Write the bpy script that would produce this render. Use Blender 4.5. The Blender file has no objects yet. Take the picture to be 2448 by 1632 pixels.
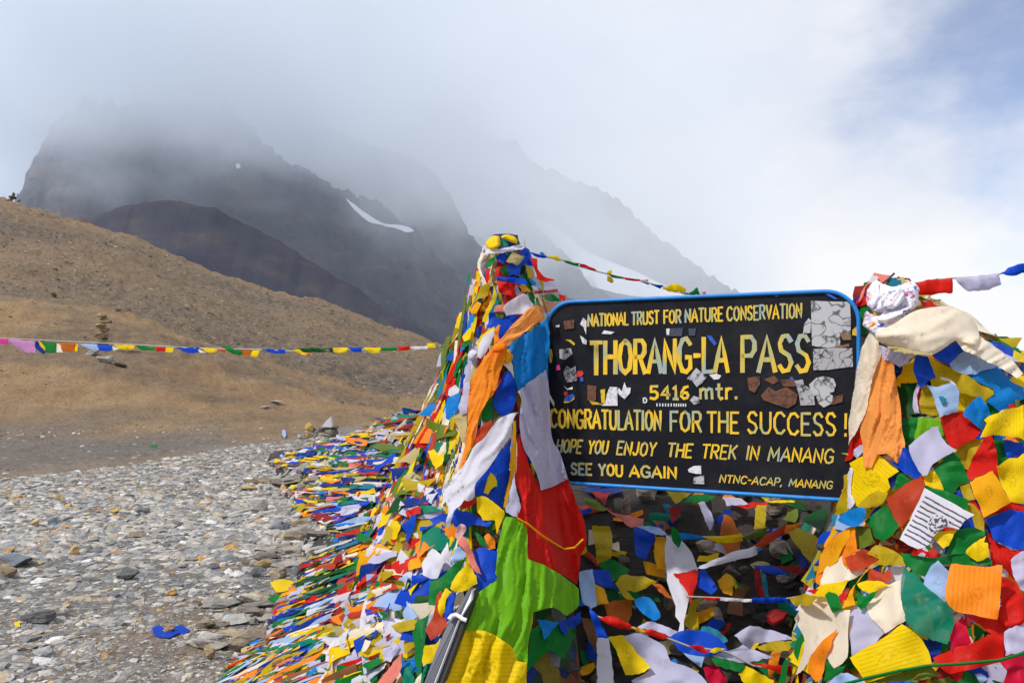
import bpy, math, random
import numpy as np
from mathutils import Vector, Matrix, noise as mnoise
from mathutils.bvhtree import BVHTree
from mathutils.geometry import delaunay_2d_cdt

# ------------------------------------------------------------------ camera, sky, sun, exposure
scene = bpy.context.scene
col = scene.collection
FPX, CX, HY, EYE = 1904.0, 1224.0, 895.0, 1.6        # focal length in photo pixels, centre column, eye line, eye height

cam_data = bpy.data.cameras.new("camera")
cam_data.sensor_width = 36.0
cam_data.lens = 36.0 * FPX / 2448.0
cam_data.shift_y = (HY - 816.0) / 2448.0
cam_data.clip_start, cam_data.clip_end = 0.05, 12000.0
camera = bpy.data.objects.new("camera", cam_data)
col.objects.link(camera)
camera.location = (0, 0, EYE)
camera.rotation_euler = (math.radians(90), 0, 0)
scene.camera = camera

SUN_EL, SUN_AZ = math.radians(50), math.radians(-119)   # sun high on the left, a little behind the camera (azimuth from +Y, clockwise)
world = bpy.data.worlds.new("World")
scene.world = world
world.use_nodes = True
def build_world():
    nt = world.node_tree; nt.nodes.clear()
    N, L = nt.nodes.new, nt.links.new
    out = N('ShaderNodeOutputWorld'); bg = N('ShaderNodeBackground')
    sky = N('ShaderNodeTexSky'); sky.sky_type = 'NISHITA'; sky.sun_disc = False
    sky.sun_elevation = SUN_EL; sky.sun_rotation = SUN_AZ; sky.altitude = 5400; sky.dust_density = 0.2; sky.ozone_density = 3.0
    tc = N('ShaderNodeTexCoord')
    # a broken overcast laid over the clear sky: soft noise of the view direction decides where the blue shows
    def noise(scale, detail, rough, loc, sc=(1, 1, 1)):
        mp = N('ShaderNodeMapping'); mp.inputs['Location'].default_value = loc; mp.inputs['Scale'].default_value = sc
        L(tc.outputs['Generated'], mp.inputs['Vector'])
        n = N('ShaderNodeTexNoise'); n.inputs['Scale'].default_value = scale
        n.inputs['Detail'].default_value = detail; n.inputs['Roughness'].default_value = rough
        L(mp.outputs['Vector'], n.inputs['Vector']); return n.outputs['Fac']
    def maprange(v, a, b, c, d, smooth=True):
        m = N('ShaderNodeMapRange'); m.interpolation_type = 'SMOOTHSTEP' if smooth else 'LINEAR'
        for k, x in zip(('From Min', 'From Max', 'To Min', 'To Max'), (a, b, c, d)): m.inputs[k].default_value = x
        L(v, m.inputs['Value']); return m.outputs['Result']
    def math_(op, a, b):
        m = N('ShaderNodeMath'); m.operation = op
        for i, x in enumerate((a, b)):
            if isinstance(x, (int, float)): m.inputs[i].default_value = x
            else: L(x, m.inputs[i])
        return m.outputs[0]
    # the gap in the cloud: one direction up to the right, ragged with noise
    gap = Vector((0.66, 0.86, 0.40)).normalized()
    dot = N('ShaderNodeVectorMath'); dot.operation = 'DOT_PRODUCT'; dot.inputs[1].default_value = gap
    nrm = N('ShaderNodeVectorMath'); nrm.operation = 'NORMALIZE'; L(tc.outputs['Generated'], nrm.inputs[0]); L(nrm.outputs[0], dot.inputs[0])
    ragged = math_('ADD', dot.outputs['Value'], math_('MULTIPLY', math_('SUBTRACT', noise(3.0, 6, .55, (3.1, .4, 1.7), (1, 1, 1.6)), .5), 0.16))
    gapmask = maprange(ragged, 0.970, 1.014, 0.0, 0.72)
    sepz = N('ShaderNodeSeparateXYZ'); L(nrm.outputs[0], sepz.inputs[0])
    # cloud colour: brighter towards the right and low down, greyer on the left, with soft billows
    tone = noise(2.6, 8, .58, (.3, 1.9, .2), (1, 1, 2.0))
    right = maprange(sepz.outputs['X'], 0.05, 0.58, 0, 1)
    low = maprange(sepz.outputs['Z'], 0.30, 0.05, 0, 1)
    bright = math_('ADD', math_('MULTIPLY', right, math_('ADD', math_('MULTIPLY', low, .48), .06)), math_('MULTIPLY', math_('SUBTRACT', tone, .5), 0.85))
    ramp = N('ShaderNodeValToRGB'); e = ramp.color_ramp.elements
    e[0].position, e[0].color = 0.0, (.65, .72, .88, 1)
    e[1].position, e[1].color = 0.5, (.98, .985, 1.0, 1)
    L(math_('ADD', bright, .16), ramp.inputs['Fac'])
    skys = N('ShaderNodeVectorMath'); skys.operation = 'SCALE'; skys.inputs['Scale'].default_value = 2.0
    L(sky.outputs['Color'], skys.inputs[0])
    mix = N('ShaderNodeMix'); mix.data_type = 'RGBA'
    cl = N('ShaderNodeVectorMath'); cl.operation = 'SCALE'; cl.inputs['Scale'].default_value = 10.0   # undo the background strength
    L(ramp.outputs['Color'], cl.inputs[0])
    L(gapmask, mix.inputs['Factor']); L(cl.outputs[0], mix.inputs['A']); L(skys.outputs[0], mix.inputs['B'])
    L(mix.outputs['Result'], bg.inputs['Color']); bg.inputs['Strength'].default_value = 0.1
    L(bg.outputs[0], out.inputs[0])
build_world()

sun_data = bpy.data.lights.new("sun", 'SUN')
sun_data.energy, sun_data.angle, sun_data.color = 3.5, math.radians(4.0), (1.0, .955, .89)
sun = bpy.data.objects.new("sun", sun_data); col.objects.link(sun)
_sd = Vector((math.sin(SUN_AZ) * math.cos(SUN_EL), math.cos(SUN_AZ) * math.cos(SUN_EL), math.sin(SUN_EL)))
sun.rotation_euler = _sd.to_track_quat('Z', 'Y').to_euler()
scene.view_settings.view_transform = 'Standard'
scene.view_settings.look = 'None'
scene.view_settings.exposure = 0.0
scene.view_settings.gamma = 1.0
scene.cycles.volume_step_rate = 0.35
scene.cycles.volume_bounces = 8
scene.cycles.max_bounces = 10
scene.cycles.transparent_max_bounces = 12

# ------------------------------------------------------------------ helpers
rng = np.random.default_rng(11)
random.seed(5)

def P(px, py, Y):
    """the world point that lies at depth Y metres behind photo pixel (px, py)"""
    return Vector(((px - CX) / FPX * Y, Y, EYE - (py - HY) / FPX * Y))

def tag(o, label=None, cat=None, group=None, kind=None):
    if label: o['label'] = label
    if cat: o['category'] = cat
    if group: o['group'] = group
    if kind: o['kind'] = kind
    return o

def mesh_obj(name, verts, faces, mats, parent=None, smooth=True, mat_idx=None, vcol=None, uv=None):
    me = bpy.data.meshes.new(name)
    me.from_pydata([tuple(v) for v in verts], [], [tuple(int(i) for i in f) for f in faces])
    for m in (mats if isinstance(mats, (list, tuple)) else [mats]): me.materials.append(m)
    if smooth: me.polygons.foreach_set('use_smooth', [True] * len(me.polygons))
    if mat_idx is not None: me.polygons.foreach_set('material_index', np.asarray(mat_idx, dtype=np.int32))
    if vcol is not None:
        a = me.color_attributes.new('tint', 'FLOAT_COLOR', 'POINT')
        a.data.foreach_set('color', np.asarray(vcol, dtype=np.float32).ravel())
    if uv is not None:
        lay = me.uv_layers.new(name='UVMap')
        li = np.empty(len(me.loops), dtype=np.int32); me.loops.foreach_get('vertex_index', li)
        lay.data.foreach_set('uv', np.asarray(uv, dtype=np.float32)[li].ravel())
    me.update()
    o = bpy.data.objects.new(name, me); col.objects.link(o)
    if parent is not None: o.parent = parent
    return o

def empty(name, loc=(0, 0, 0)):
    o = bpy.data.objects.new(name, None); o.empty_display_size = .1; col.objects.link(o); o.location = loc; return o

def adopt(part, thing):
    """parent a part that was built in world coordinates to its thing"""
    part.parent = thing
    part.matrix_parent_inverse = Matrix.Translation(-Vector(thing.location))
    return part

def grid_faces(nu, nv):
    i = np.arange(nu - 1)[:, None] * nv + np.arange(nv - 1)[None, :]
    i = i.ravel()
    return np.stack([i, i + nv, i + nv + 1, i + 1], 1)

_perm = np.random.default_rng(3).random((256, 256))
def vnoise(x, y):
    xi, yi = np.floor(x).astype(int), np.floor(y).astype(int)
    fx, fy = x - xi, y - yi
    fx, fy = fx * fx * (3 - 2 * fx), fy * fy * (3 - 2 * fy)
    g = lambda a, b: _perm[a & 255, b & 255]
    return (g(xi, yi) * (1 - fx) + g(xi + 1, yi) * fx) * (1 - fy) + (g(xi, yi + 1) * (1 - fx) + g(xi + 1, yi + 1) * fx) * fy - .5
def fbm(x, y, octv=5, gain=.5):
    s, a = 0, 1.0
    for k in range(octv):
        s = s + a * vnoise(x * 2 ** k + 17.3 * k, y * 2 ** k + 9.1 * k); a *= gain
    return s
def sstep(a, b, x):
    t = np.clip((x - a) / (b - a), 0, 1); return t * t * (3 - 2 * t)

# ------------------------------------------------------------------ materials
class NT:
    def __init__(s, name):
        s.m = bpy.data.materials.new(name); s.m.use_nodes = True
        s.t = s.m.node_tree; s.t.nodes.clear()
        s.out = s.t.nodes.new('ShaderNodeOutputMaterial')
    def n(s, typ, **kw):
        x = s.t.nodes.new(typ)
        for k, v in kw.items():
            if k in x.inputs:
                if hasattr(v, 'is_linked') or isinstance(v, bpy.types.NodeSocket): s.t.links.new(v, x.inputs[k])
                else: x.inputs[k].default_value = v
            else: setattr(x, k, v)
        return x
    def l(s, a, b): s.t.links.new(a, b)
    def math(s, op, a, b=0.0, clamp=False):
        x = s.t.nodes.new('ShaderNodeMath'); x.operation = op; x.use_clamp = clamp
        for i, v in enumerate((a, b)):
            if isinstance(v, (int, float)): x.inputs[i].default_value = v
            else: s.l(v, x.inputs[i])
        return x.outputs[0]
    def noise(s, vec, scale, detail=4, rough=.55):
        x = s.n('ShaderNodeTexNoise', Scale=scale, Detail=detail, Roughness=rough)
        if vec is not None: s.l(vec, x.inputs['Vector'])
        return x.outputs['Fac']
    def ramp(s, fac, stops):
        x = s.t.nodes.new('ShaderNodeValToRGB'); e = x.color_ramp.elements
        while len(e) < len(stops): e.new(.5)
        for k, (p, c) in enumerate(stops): e[k].position = p; e[k].color = (*c, 1)
        s.l(fac, x.inputs['Fac']); return x.outputs['Color']
    def mix(s, fac, a, b, mode='MIX'):
        x = s.t.nodes.new('ShaderNodeMix'); x.data_type = 'RGBA'; x.blend_type = mode
        for k, v in (('Factor', fac), ('A', a), ('B', b)):
            if isinstance(v, (int, float)): x.inputs[k].default_value = v
            elif isinstance(v, tuple): x.inputs[k].default_value = (*v, 1) if len(v) == 3 else v
            else: s.l(v, x.inputs[k])
        return x.outputs['Result']
    def bump(s, h, strength=.5, dist=.02):
        return s.n('ShaderNodeBump', Height=h, Strength=strength, Distance=dist).outputs['Normal']
    def principled(s, **kw):
        b = s.n('ShaderNodeBsdfPrincipled', **kw); s.l(b.outputs[0], s.out.inputs['Surface']); return b

def attr(nt, name): return nt.n('ShaderNodeAttribute', attribute_name=name)

def make_ground_material():
    nt = NT('ground_earth')
    co = nt.n('ShaderNodeNewGeometry').outputs['Position']
    z = attr(nt, 'zone').outputs['Color']      # R gravel, G grey path, B grey scree
    sep = nt.n('ShaderNodeSeparateColor', Color=z)
    n1 = nt.noise(co, .35, 6, .6); n2 = nt.noise(co, 6, 5, .65); n3 = nt.noise(co, 45, 4, .7); n4 = nt.noise(co, 1.6, 6, .7)
    tan = nt.ramp(n1, [(.3, (.175, .103, .045)), (.5, (.24, .148, .066)), (.72, (.285, .19, .095))])
    tan = nt.mix(nt.math('MULTIPLY', nt.math('SUBTRACT', n4, .45, True), 1.5, True), tan, (.17, .125, .08))
    scree = nt.ramp(n4, [(.28, (.040, .035, .031)), (.44, (.085, .066, .050)), (.56, (.135, .102, .070)), (.72, (.20, .148, .092))])
    path = nt.ramp(n2, [(.3, (.105, .088, .074)), (.7, (.165, .140, .118))])
    grav = nt.ramp(n3, [(.25, (.075, .071, .066)), (.5, (.17, .16, .148)), (.75, (.31, .29, .27))])
    c = nt.mix(sep.outputs[2], tan, scree)
    c = nt.mix(sep.outputs[1], c, path)
    c = nt.mix(sep.outputs[0], c, grav)
    speck = nt.ramp(nt.noise(co, 14, 3, .8), [(.36, (.45, .45, .45)), (.5, (1, 1, 1)), (.66, (1.25, 1.22, 1.18))])
    c = nt.mix(.9, c, speck, 'MULTIPLY')
    cm = nt.n('ShaderNodeMapping', Scale=(.5, .5, 1.6)); nt.l(co, cm.inputs['Vector'])
    coarse = nt.ramp(nt.noise(cm.outputs[0], 3.4, 7, .8), [(.36, (.32, .31, .30)), (.47, (.95, .95, .95)), (.60, (1.25, 1.2, 1.15))])
    c = nt.mix(nt.math('MAXIMUM', sep.outputs[2], .35), c, coarse, 'MULTIPLY')
    nt.principled(**{'Base Color': c, 'Roughness': .95, 'Normal': nt.bump(nt.math('ADD', n3, nt.math('MULTIPLY', n2, 3)), .8, .03)})
    return nt.m
M_GROUND = make_ground_material()

def make_rock_material(name, bumpy=.6, scale=30):
    nt = NT(name)
    co = nt.n('ShaderNodeNewGeometry').outputs['Position']
    c = attr(nt, 'tint').outputs['Color']
    sp = nt.ramp(nt.noise(co, scale, 6, .7), [(.25, (.5, .5, .5)), (.5, (1, 1, 1)), (.75, (1.35, 1.32, 1.28))])
    c = nt.mix(.8, c, sp, 'MULTIPLY')
    st = nt.n('ShaderNodeMapping', Scale=(4.0, 4.0, 40.0)); nt.l(co, st.inputs['Vector'])
    strat = nt.noise(st.outputs[0], 2.5, 3, .6)
    c = nt.mix(.5, c, nt.ramp(strat, [(.3, (.6, .6, .6)), (.7, (1.25, 1.22, 1.2))]), 'MULTIPLY')
    nt.principled(**{'Base Color': c, 'Roughness': .9, 'Normal': nt.bump(nt.math('ADD', nt.noise(co, scale, 6, .7), strat), bumpy, .02)})
    return nt.m
M_ROCK = make_rock_material('shale_rock')

def make_mountain_material():
    nt = NT('mountain_rock')
    co = nt.n('ShaderNodeNewGeometry').outputs['Position']
    mp = nt.n('ShaderNodeMapping', Scale=(.009, .009, .014), Rotation=(.3, .5, .2)); nt.l(co, mp.inputs['Vector'])
    n = nt.noise(mp.outputs[0], 2.2, 10, .68)
    c = nt.ramp(n, [(.3, (.009, .014, .036)), (.5, (.024, .028, .052)), (.75, (.078, .066, .062))])  # dark rock tones, with the cloud's shadow put into the colour
    c2 = nt.mix(1.0, c, attr(nt, 'tint').outputs['Color'], 'MULTIPLY')
    nt.principled(**{'Base Color': c2, 'Roughness': .95})
    return nt.m
M_MOUNT = make_mountain_material()
def simple_mat(name, colr, rough=.6, **kw):
    nt = NT(name); nt.principled(**{'Base Color': (*colr, 1), 'Roughness': rough, **kw}); return nt.m
M_SNOW = simple_mat('snow', (.8, .82, .88), .8)

# ------------------------------------------------------------------ ground, near hills
def ip(tab, x):
    a = np.array(tab, dtype=float); return np.interp(x, a[:, 0], a[:, 1])
CREST_A = [(-3000, 640), (-600, 690), (0, 708), (130, 712), (250, 733), (400, 786), (520, 828), (700, 890), (900, 948), (1000, 985), (1100, 1010), (1300, 1040), (6000, 1060)]
CREST_B = [(-3000, 250), (-600, 330), (0, 470), (130, 510), (300, 562), (500, 642), (700, 705), (800, 732), (900, 770), (1000, 800), (1060, 822), (1150, 860), (1300, 900), (1600, 935), (6000, 960)]
GRAVEL = [(-3000, 1180), (0, 1140), (280, 1112), (560, 1064), (760, 1040), (1000, 1012), (6000, 1000)]
DA, DB = 42.0, 115.0
def terrain(px, d):
    """height of the ground at depth d in the direction of photo column px (arrays)"""
    zA = np.maximum(EYE - (ip(CREST_A, px) - HY) / FPX * DA, 0.0)
    zB = EYE - (ip(CREST_B, px) - HY) / FPX * DB
    zB = np.maximum(zB, -2.0)
    up = sstep(19, DA, d) * .55 + .45 * np.clip((d - 19) / (DA - 19), 0, 1)
    up2 = np.clip((d - DA) / (DB - DA), 0, 1); dip = np.sin(np.clip(up2 * 3.2, 0, 1) * np.pi) * np.minimum(zA * .12, .8)
    z = zA * up + (zB - zA) * (up2 ** 1.12) - dip
    fall = np.clip((d - DB) / 150.0, 0, None)
    z = z - np.where(d > DB, fall * (zB * .9 + 18) , 0)
    X = (px - CX) / FPX * d
    rough = fbm(X * .22 + 31, d * .22 + 7, 6, .55)
    z = z + rough * (sstep(14, 45, d) * .55 + sstep(50, 115, d) * .35 + .04)
    z = z + fbm(X * 1.5, d * 1.5 + 40, 4, .6) * (sstep(10, 40, d) * .18 + .05)
    return z
def build_ground():
    th = np.concatenate([np.radians(np.linspace(-180, -41, 40)), np.linspace(math.radians(-40), math.radians(40), 640), np.radians(np.linspace(41, 180, 40))])
    r = np.concatenate([[0.0], np.geomspace(.8, 320, 430)])
    T, R = np.meshgrid(th, r, indexing='ij')
    tx = np.tan(np.clip(T, -1.1, 1.1)); px = CX + FPX * tx
    front = np.abs(T) < 1.1
    d = R * np.where(front, np.cos(np.clip(T, -1.1, 1.1)), .45)
    z = terrain(px, d)
    behind = sstep(1.1, 1.9, np.abs(T))
    z = z * (1 - behind)
    V = np.stack([R * np.sin(T), R * np.cos(T), z], -1).reshape(-1, 3)
    F = grid_faces(len(th), len(r))[:, ::-1]
    dg = 1.6 * FPX / (ip(GRAVEL, px) - HY)
    wob = fbm(R * np.sin(T) * .5, d * .5, 4) * 1.6
    g = 1 - sstep(-.8, 1.0, d + wob - dg)
    p = (1 - g) * (1 - sstep(17, 24, d + wob * 2))
    g = g * (.55 + .45 * sstep(-.25, .1, fbm(R * np.sin(T) * .8, d * .8, 4)))
    s = sstep(DA - 1, DA + 7, d) * (1 - .55 * sstep(88, 112, d + wob * 6)) * np.clip(.95 + 1.1 * fbm(R * np.sin(T) * .05, d * .05 + 3, 5), 0.2, 1)
    s = np.maximum(s, sstep(-.1, .25, fbm(R * np.sin(T) * .13 + 4, d * .2, 5)) * sstep(20, 26, d) * .55)
    zone = np.stack([g, p, s, np.ones_like(g)], -1).reshape(-1, 4)
    o = mesh_obj('ground', V, F, M_GROUND)
    a = o.data.color_attributes.new('zone', 'FLOAT_COLOR', 'POINT'); a.data.foreach_set('color', zone.astype(np.float32).ravel())
    tag(o, 'stony grey gravel ground rising into bare tan hillsides', kind='structure')
    return o
GROUND = build_ground()

# ------------------------------------------------------------------ mountains in cloud
GULLY = 42
def ridge(name, label, crest, depth, foot, tint, seed, bump=1.0, warm=None, x0=None, x1=None):
    cr = np.array(crest, float)
    px = np.arange(cr[0, 0] if x0 is None else x0, (cr[-1, 0] if x1 is None else x1) + 1, 4.0)
    py = np.interp(px, cr[:, 0], cr[:, 1])
    X = (px - CX) / FPX * depth
    zc = EYE - (py - HY) / FPX * depth
    s = depth / 900.0
    zc = zc + fbm(X / (60 * s) + seed, X * 0 + seed, 7, .62) * 40 * s * bump
    tt = np.concatenate([np.linspace(0, 1, 170), np.linspace(1.02, 1.8, 20)])
    XX, TT = np.meshgrid(X, tt, indexing='ij')
    ZC = zc[:, None] * np.ones_like(TT)
    foot_z = -40.0
    front = TT <= 1
    yy = np.where(front, foot + (depth - foot) * TT ** .9, depth + (TT - 1) * depth * .5)
    zz = np.where(front, foot_z + (ZC - foot_z) * TT ** 1.15, ZC - (TT - 1) * (ZC - foot_z) * 1.2)
    # gullies running down the face
    g = np.abs(fbm((XX + yy * .8) / (150 * s) + seed * 3, (yy - XX * .5) / (260 * s) + seed, 6, .6))
    zz = zz - g * GULLY * s * bump * np.sin(np.clip(TT, 0, 1) * np.pi) ** .6
    zz = zz + np.where(front, 1, .4) * (np.abs(fbm(XX / (26 * s) + seed * 7, zz / (20 * s), 5, .6)) - .12) * 16 * s * min(1.0, bump * 2.4) ** 2 * np.clip(TT * 3, 0, 1)
    xx = XX * (yy / depth) ** .55
    V = np.stack([xx, yy, zz], -1).reshape(-1, 3)
    c = np.ones((len(px), len(tt), 4)); c[..., :3] = tint
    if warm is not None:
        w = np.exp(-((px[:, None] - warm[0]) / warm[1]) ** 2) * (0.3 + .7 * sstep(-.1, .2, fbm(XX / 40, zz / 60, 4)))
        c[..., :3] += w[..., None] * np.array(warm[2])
    o = mesh_obj(name, V, grid_faces(len(px), len(tt))[:, ::-1], M_MOUNT, vcol=c.reshape(-1, 4))
    tag(o, label, kind='structure')
    return o
ridge('mountain', 'dark brown lower spur of the mountain behind the tan hill', [(-300, 640), (60, 560), (200, 520), (300, 490), (430, 478), (520, 500), (600, 545), (700, 600), (850, 690), (1000, 785), (1080, 835), (1240, 930), (1500, 990)], 480, 260, (1.2, 1.08, .98), 1.7, .14)
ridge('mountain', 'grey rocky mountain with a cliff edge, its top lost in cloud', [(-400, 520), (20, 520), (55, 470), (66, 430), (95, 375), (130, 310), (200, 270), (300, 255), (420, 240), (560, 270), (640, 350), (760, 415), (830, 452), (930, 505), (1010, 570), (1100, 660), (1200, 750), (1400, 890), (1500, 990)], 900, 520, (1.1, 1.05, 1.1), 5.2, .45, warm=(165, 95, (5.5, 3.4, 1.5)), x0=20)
ridge('mountain', 'misty second mountain ridge falling to the right', [(480, 215), (640, 250), (800, 300), (930, 345), (1030, 410), (1080, 480), (1120, 560), (1200, 620), (1330, 700), (1500, 800), (1800, 960)], 1120, 930, (1.2, 1.15, 1.15), 9.4, .35)
ridge('mountain', 'pale third mountain ridge half hidden in mist', [(900, 300), (1100, 400), (1180, 465), (1280, 540), (1350, 600), (1430, 680), (1520, 760), (1800, 960)], 1900, 1500, (1.2, 1.15, 1.15), 14.1, .35)
ridge('mountain', 'faint farthest mountain ridge above the sign board', [(1000, 250), (1350, 420), (1480, 490), (1570, 565), (1650, 630), (1760, 690), (1900, 790), (2200, 960)], 2500, 2050, (1.2, 1.15, 1.15), 21.3, .35)

def build_cloud():
    """one bank of mist round the mountain: thin near the ground, thick where the tops are"""
    nt = NT('mountain_mist')
    co = nt.n('ShaderNodeNewGeometry').outputs['Position']
    sep = nt.n('ShaderNodeSeparateXYZ', Vector=co)
    mp = nt.n('ShaderNodeMapping', Scale=(.0062, .0030, .0085)); nt.l(co, mp.inputs['Vector'])
    n = nt.noise(mp.outputs[0], 1.0, 6, .62)
    # height above the ragged cloud base
    h = nt.math('ADD', sep.outputs['Z'], nt.math('MULTIPLY', nt.math('SUBTRACT', n, .5), 560.0))
    def mr(v, a, b, c, d):
        x = nt.n('ShaderNodeMapRange', Value=v, interpolation_type='SMOOTHSTEP')
        for k, q in zip(('From Min', 'From Max', 'To Min', 'To Max'), (a, b, c, d)): x.inputs[k].default_value = q
        return x.outputs['Result']
    dens = mr(h, CLOUD['base'], CLOUD['top'], 0.0, CLOUD['k1'])
    top = mr(nt.math('ADD', sep.outputs['Z'], nt.math('MULTIPLY', nt.math('SUBTRACT', n, .5), -260.0)), 310, 460, 1.0, 0.0)
    near = nt.math('MULTIPLY', mr(sep.outputs['Y'], 300, 560, 0.0, 1.0), mr(sep.outputs['Y'], 2300, 3200, 1.0, 0.0))
    side = mr(nt.math('DIVIDE', sep.outputs['X'], sep.outputs['Y']), -.26, .16, 1.0, 0.10)
    side = nt.math('MULTIPLY', side, mr(nt.math('DIVIDE', sep.outputs['X'], sep.outputs['Y']), .10, .40, 1.0, 0.0))
    thin = mr(nt.math('DIVIDE', sep.outputs['X'], sep.outputs['Y']), .20, .41, CLOUD['k0'], 0.0)
    dens = nt.math('MULTIPLY', nt.math('MULTIPLY', nt.math('ADD', nt.math('MULTIPLY', dens, side), thin), top), near)
    v = nt.n('ShaderNodeVolumePrincipled', Color=(.91, .952, 1.0, 1), Density=dens, Anisotropy=CLOUD['g'])
    nt.l(v.outputs[0], nt.out.inputs['Volume'])
    x, y0, y1, z0, z1 = 2600, 290, 3300, -60, 780
    V = [(sx * y_, y_, z_) for z_ in (z0, z1) for sx, y_ in ((-.95, y0), (.42, y0), (.42, y1), (-.95, y1))]
    F = [(0, 3, 2, 1), (4, 5, 6, 7), (0, 1, 5, 4), (1, 2, 6, 5), (2, 3, 7, 6), (3, 0, 4, 7)]
    o = mesh_obj('cloud', V, F, nt.m, smooth=False)
    tag(o, 'grey cloud and mist wrapping the mountain top', kind='stuff')
CLOUD = dict(base=135, top=345, k0=.00055, k1=.0115, g=.05)
build_cloud()

# ------------------------------------------------------------------ fabrics
COL = dict(blue=(.005, .065, .56), dblue=(.004, .03, .24), sky=(.006, .22, .66), pale=(.36, .52, .82), white=(.72, .71, .80), lav=(.55, .54, .74),
           yellow=(.90, .63, .003), mustard=(.50, .36, .010), amber=(.86, .40, .004), orange=(.95, .27, .012), rust=(.50, .12, .012),
           red=(.66, .014, .008), rred=(.50, .055, .018), crimson=(.60, .004, .04), dred=(.30, .012, .012), salmon=(.78, .22, .17), peach=(.98, .37, .085),
           green=(.006, .19, .03), dgreen=(.006, .075, .014), lime=(.17, .47, .010), olive=(.14, .20, .02), teal=(.004, .22, .13), cyan=(.02, .22, .34),
           cream=(.90, .79, .63), khaki=(.55, .45, .20), magenta=(.62, .05, .30), lilac=(.58, .26, .55), brown=(.26, .12, .05), grey=(.30, .30, .33), pink=(.72, .40, .42))
COLWORD = dict(blue='blue', dblue='dark blue', sky='sky blue', pale='pale blue', white='white', lav='pale lavender', yellow='yellow', mustard='mustard yellow',
               amber='amber', orange='orange', rust='rust orange', red='red', rred='brick red', crimson='crimson', dred='dark red', salmon='salmon pink', peach='peach orange', green='green',
               dgreen='dark green', lime='lime green', olive='olive green', teal='teal green', cyan='teal blue', cream='cream', khaki='khaki', magenta='magenta',
               lilac='lilac', brown='brown', grey='grey', pink='pink')
def make_cloth(name, c, printed=0, trans=.34):
    nt = NT(name)
    uvn = nt.n('ShaderNodeUVMap'); uv = uvn.outputs['UV']
    pos = nt.n('ShaderNodeNewGeometry').outputs['Position']
    sep = nt.n('ShaderNodeSeparateXYZ', Vector=uv)
    hue = nt.noise(pos, 9, 4, .6)
    col_ = nt.mix(nt.math('MULTIPLY', nt.math('SUBTRACT', hue, .45, True), 1.3, True), tuple(c), tuple(min(1, x * .80 + .018) for x in c))
    # stains and grubby blotches
    stain = nt.ramp(nt.noise(pos, 26, 5, .7), [(.28, (.62, .58, .52)), (.42, (1, 1, 1)), (1, (1, 1, 1))])
    col_ = nt.mix(.5, col_, stain, 'MULTIPLY')
    if printed:
        # rows of block-printed script: dark dashes in lines, a framed figure in the middle
        rows = 11.0 if printed > 1 else 15.0
        wob = nt.math('MULTIPLY', nt.math('SUBTRACT', nt.noise(uv, 5, 3, .6), .5), .55 if printed > 1 else .3)
        line = nt.math('ABSOLUTE', nt.math('SUBTRACT', nt.math('FRACT', nt.math('ADD', nt.math('MULTIPLY', sep.outputs['Y'], rows), wob)), .5))
        mp = nt.n('ShaderNodeMapping', Scale=(70, 15, 1)); nt.l(uv, mp.inputs['Vector'])
        dash = nt.noise(mp.outputs[0], 1.0, 2, .6)
        ink = nt.math('MULTIPLY', nt.math('LESS_THAN', line, .17 if printed > 1 else .13), nt.math('GREATER_THAN', dash, .36 if printed > 1 else .46))
        cx = nt.math('SUBTRACT', sep.outputs['X'], .52); cy = nt.math('SUBTRACT', sep.outputs['Y'], .45)
        rr = nt.math('SQRT', nt.math('ADD', nt.math('MULTIPLY', cx, cx), nt.math('MULTIPLY', cy, cy)))
        fig = nt.math('MULTIPLY', nt.math('LESS_THAN', rr, .17), nt.math('GREATER_THAN', nt.noise(uv, 16, 3, .6), .50))
        inside = nt.math('GREATER_THAN', rr, .19)
        ink = nt.math('MAXIMUM', nt.math('MULTIPLY', ink, inside), fig)
        bx = nt.math('LESS_THAN', nt.math('ABSOLUTE', nt.math('SUBTRACT', sep.outputs['X'], .5)), .42)
        by = nt.math('LESS_THAN', nt.math('ABSOLUTE', nt.math('SUBTRACT', sep.outputs['Y'], .5)), .43)
        ink = nt.math('MULTIPLY', ink, nt.math('MULTIPLY', bx, by))
        strength = {1: .36, 2: .9, 3: .27, 4: 0}[printed]
        dark = (.02, .018, .05) if printed == 2 else tuple(x * .35 for x in c)
        col_ = nt.mix(nt.math('MULTIPLY', ink, strength), col_, dark)
    nrm = nt.bump(nt.noise(pos, 38, 4, .55), .16, .010)
    a = nt.n('ShaderNodeBsdfPrincipled', Roughness=.5, Normal=nrm); nt.l(col_, a.inputs['Base Color'])
    a.inputs['Specular IOR Level'].default_value = .13
    a.inputs['Sheen Weight'].default_value = 0.0
    t = nt.n('ShaderNodeBsdfTranslucent'); nt.l(col_, t.inputs['Color']); nt.l(nrm, t.inputs['Normal'])
    mx = nt.n('ShaderNodeMixShader'); mx.inputs[0].default_value = trans
    nt.l(a.outputs[0], mx.inputs[1]); nt.l(t.outputs[0], mx.inputs[2])
    if printed == 4:                                   # sheer cloth: part of what lies behind shows through the weave
        tr = nt.n('ShaderNodeBsdfTransparent'); m2 = nt.n('ShaderNodeMixShader'); m2.inputs[0].default_value = .14
        nt.l(mx.outputs[0], m2.inputs[1]); nt.l(tr.outputs[0], m2.inputs[2]); mx = m2
    nt.l(mx.outputs[0], nt.out.inputs['Surface'])
    return nt.m
_cloth = {}
def fabric(c, printed=0):
    k = (c, printed)
    if k not in _cloth: _cloth[k] = make_cloth(f"{COLWORD[c].replace(' ', '_')}_cloth" + {0: '', 4: '_sheer'}.get(printed, '_printed'), COL[c], printed)
    return _cloth[k]
M_CORD = simple_mat('grey_cord', (.35, .33, .30), .8)

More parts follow.
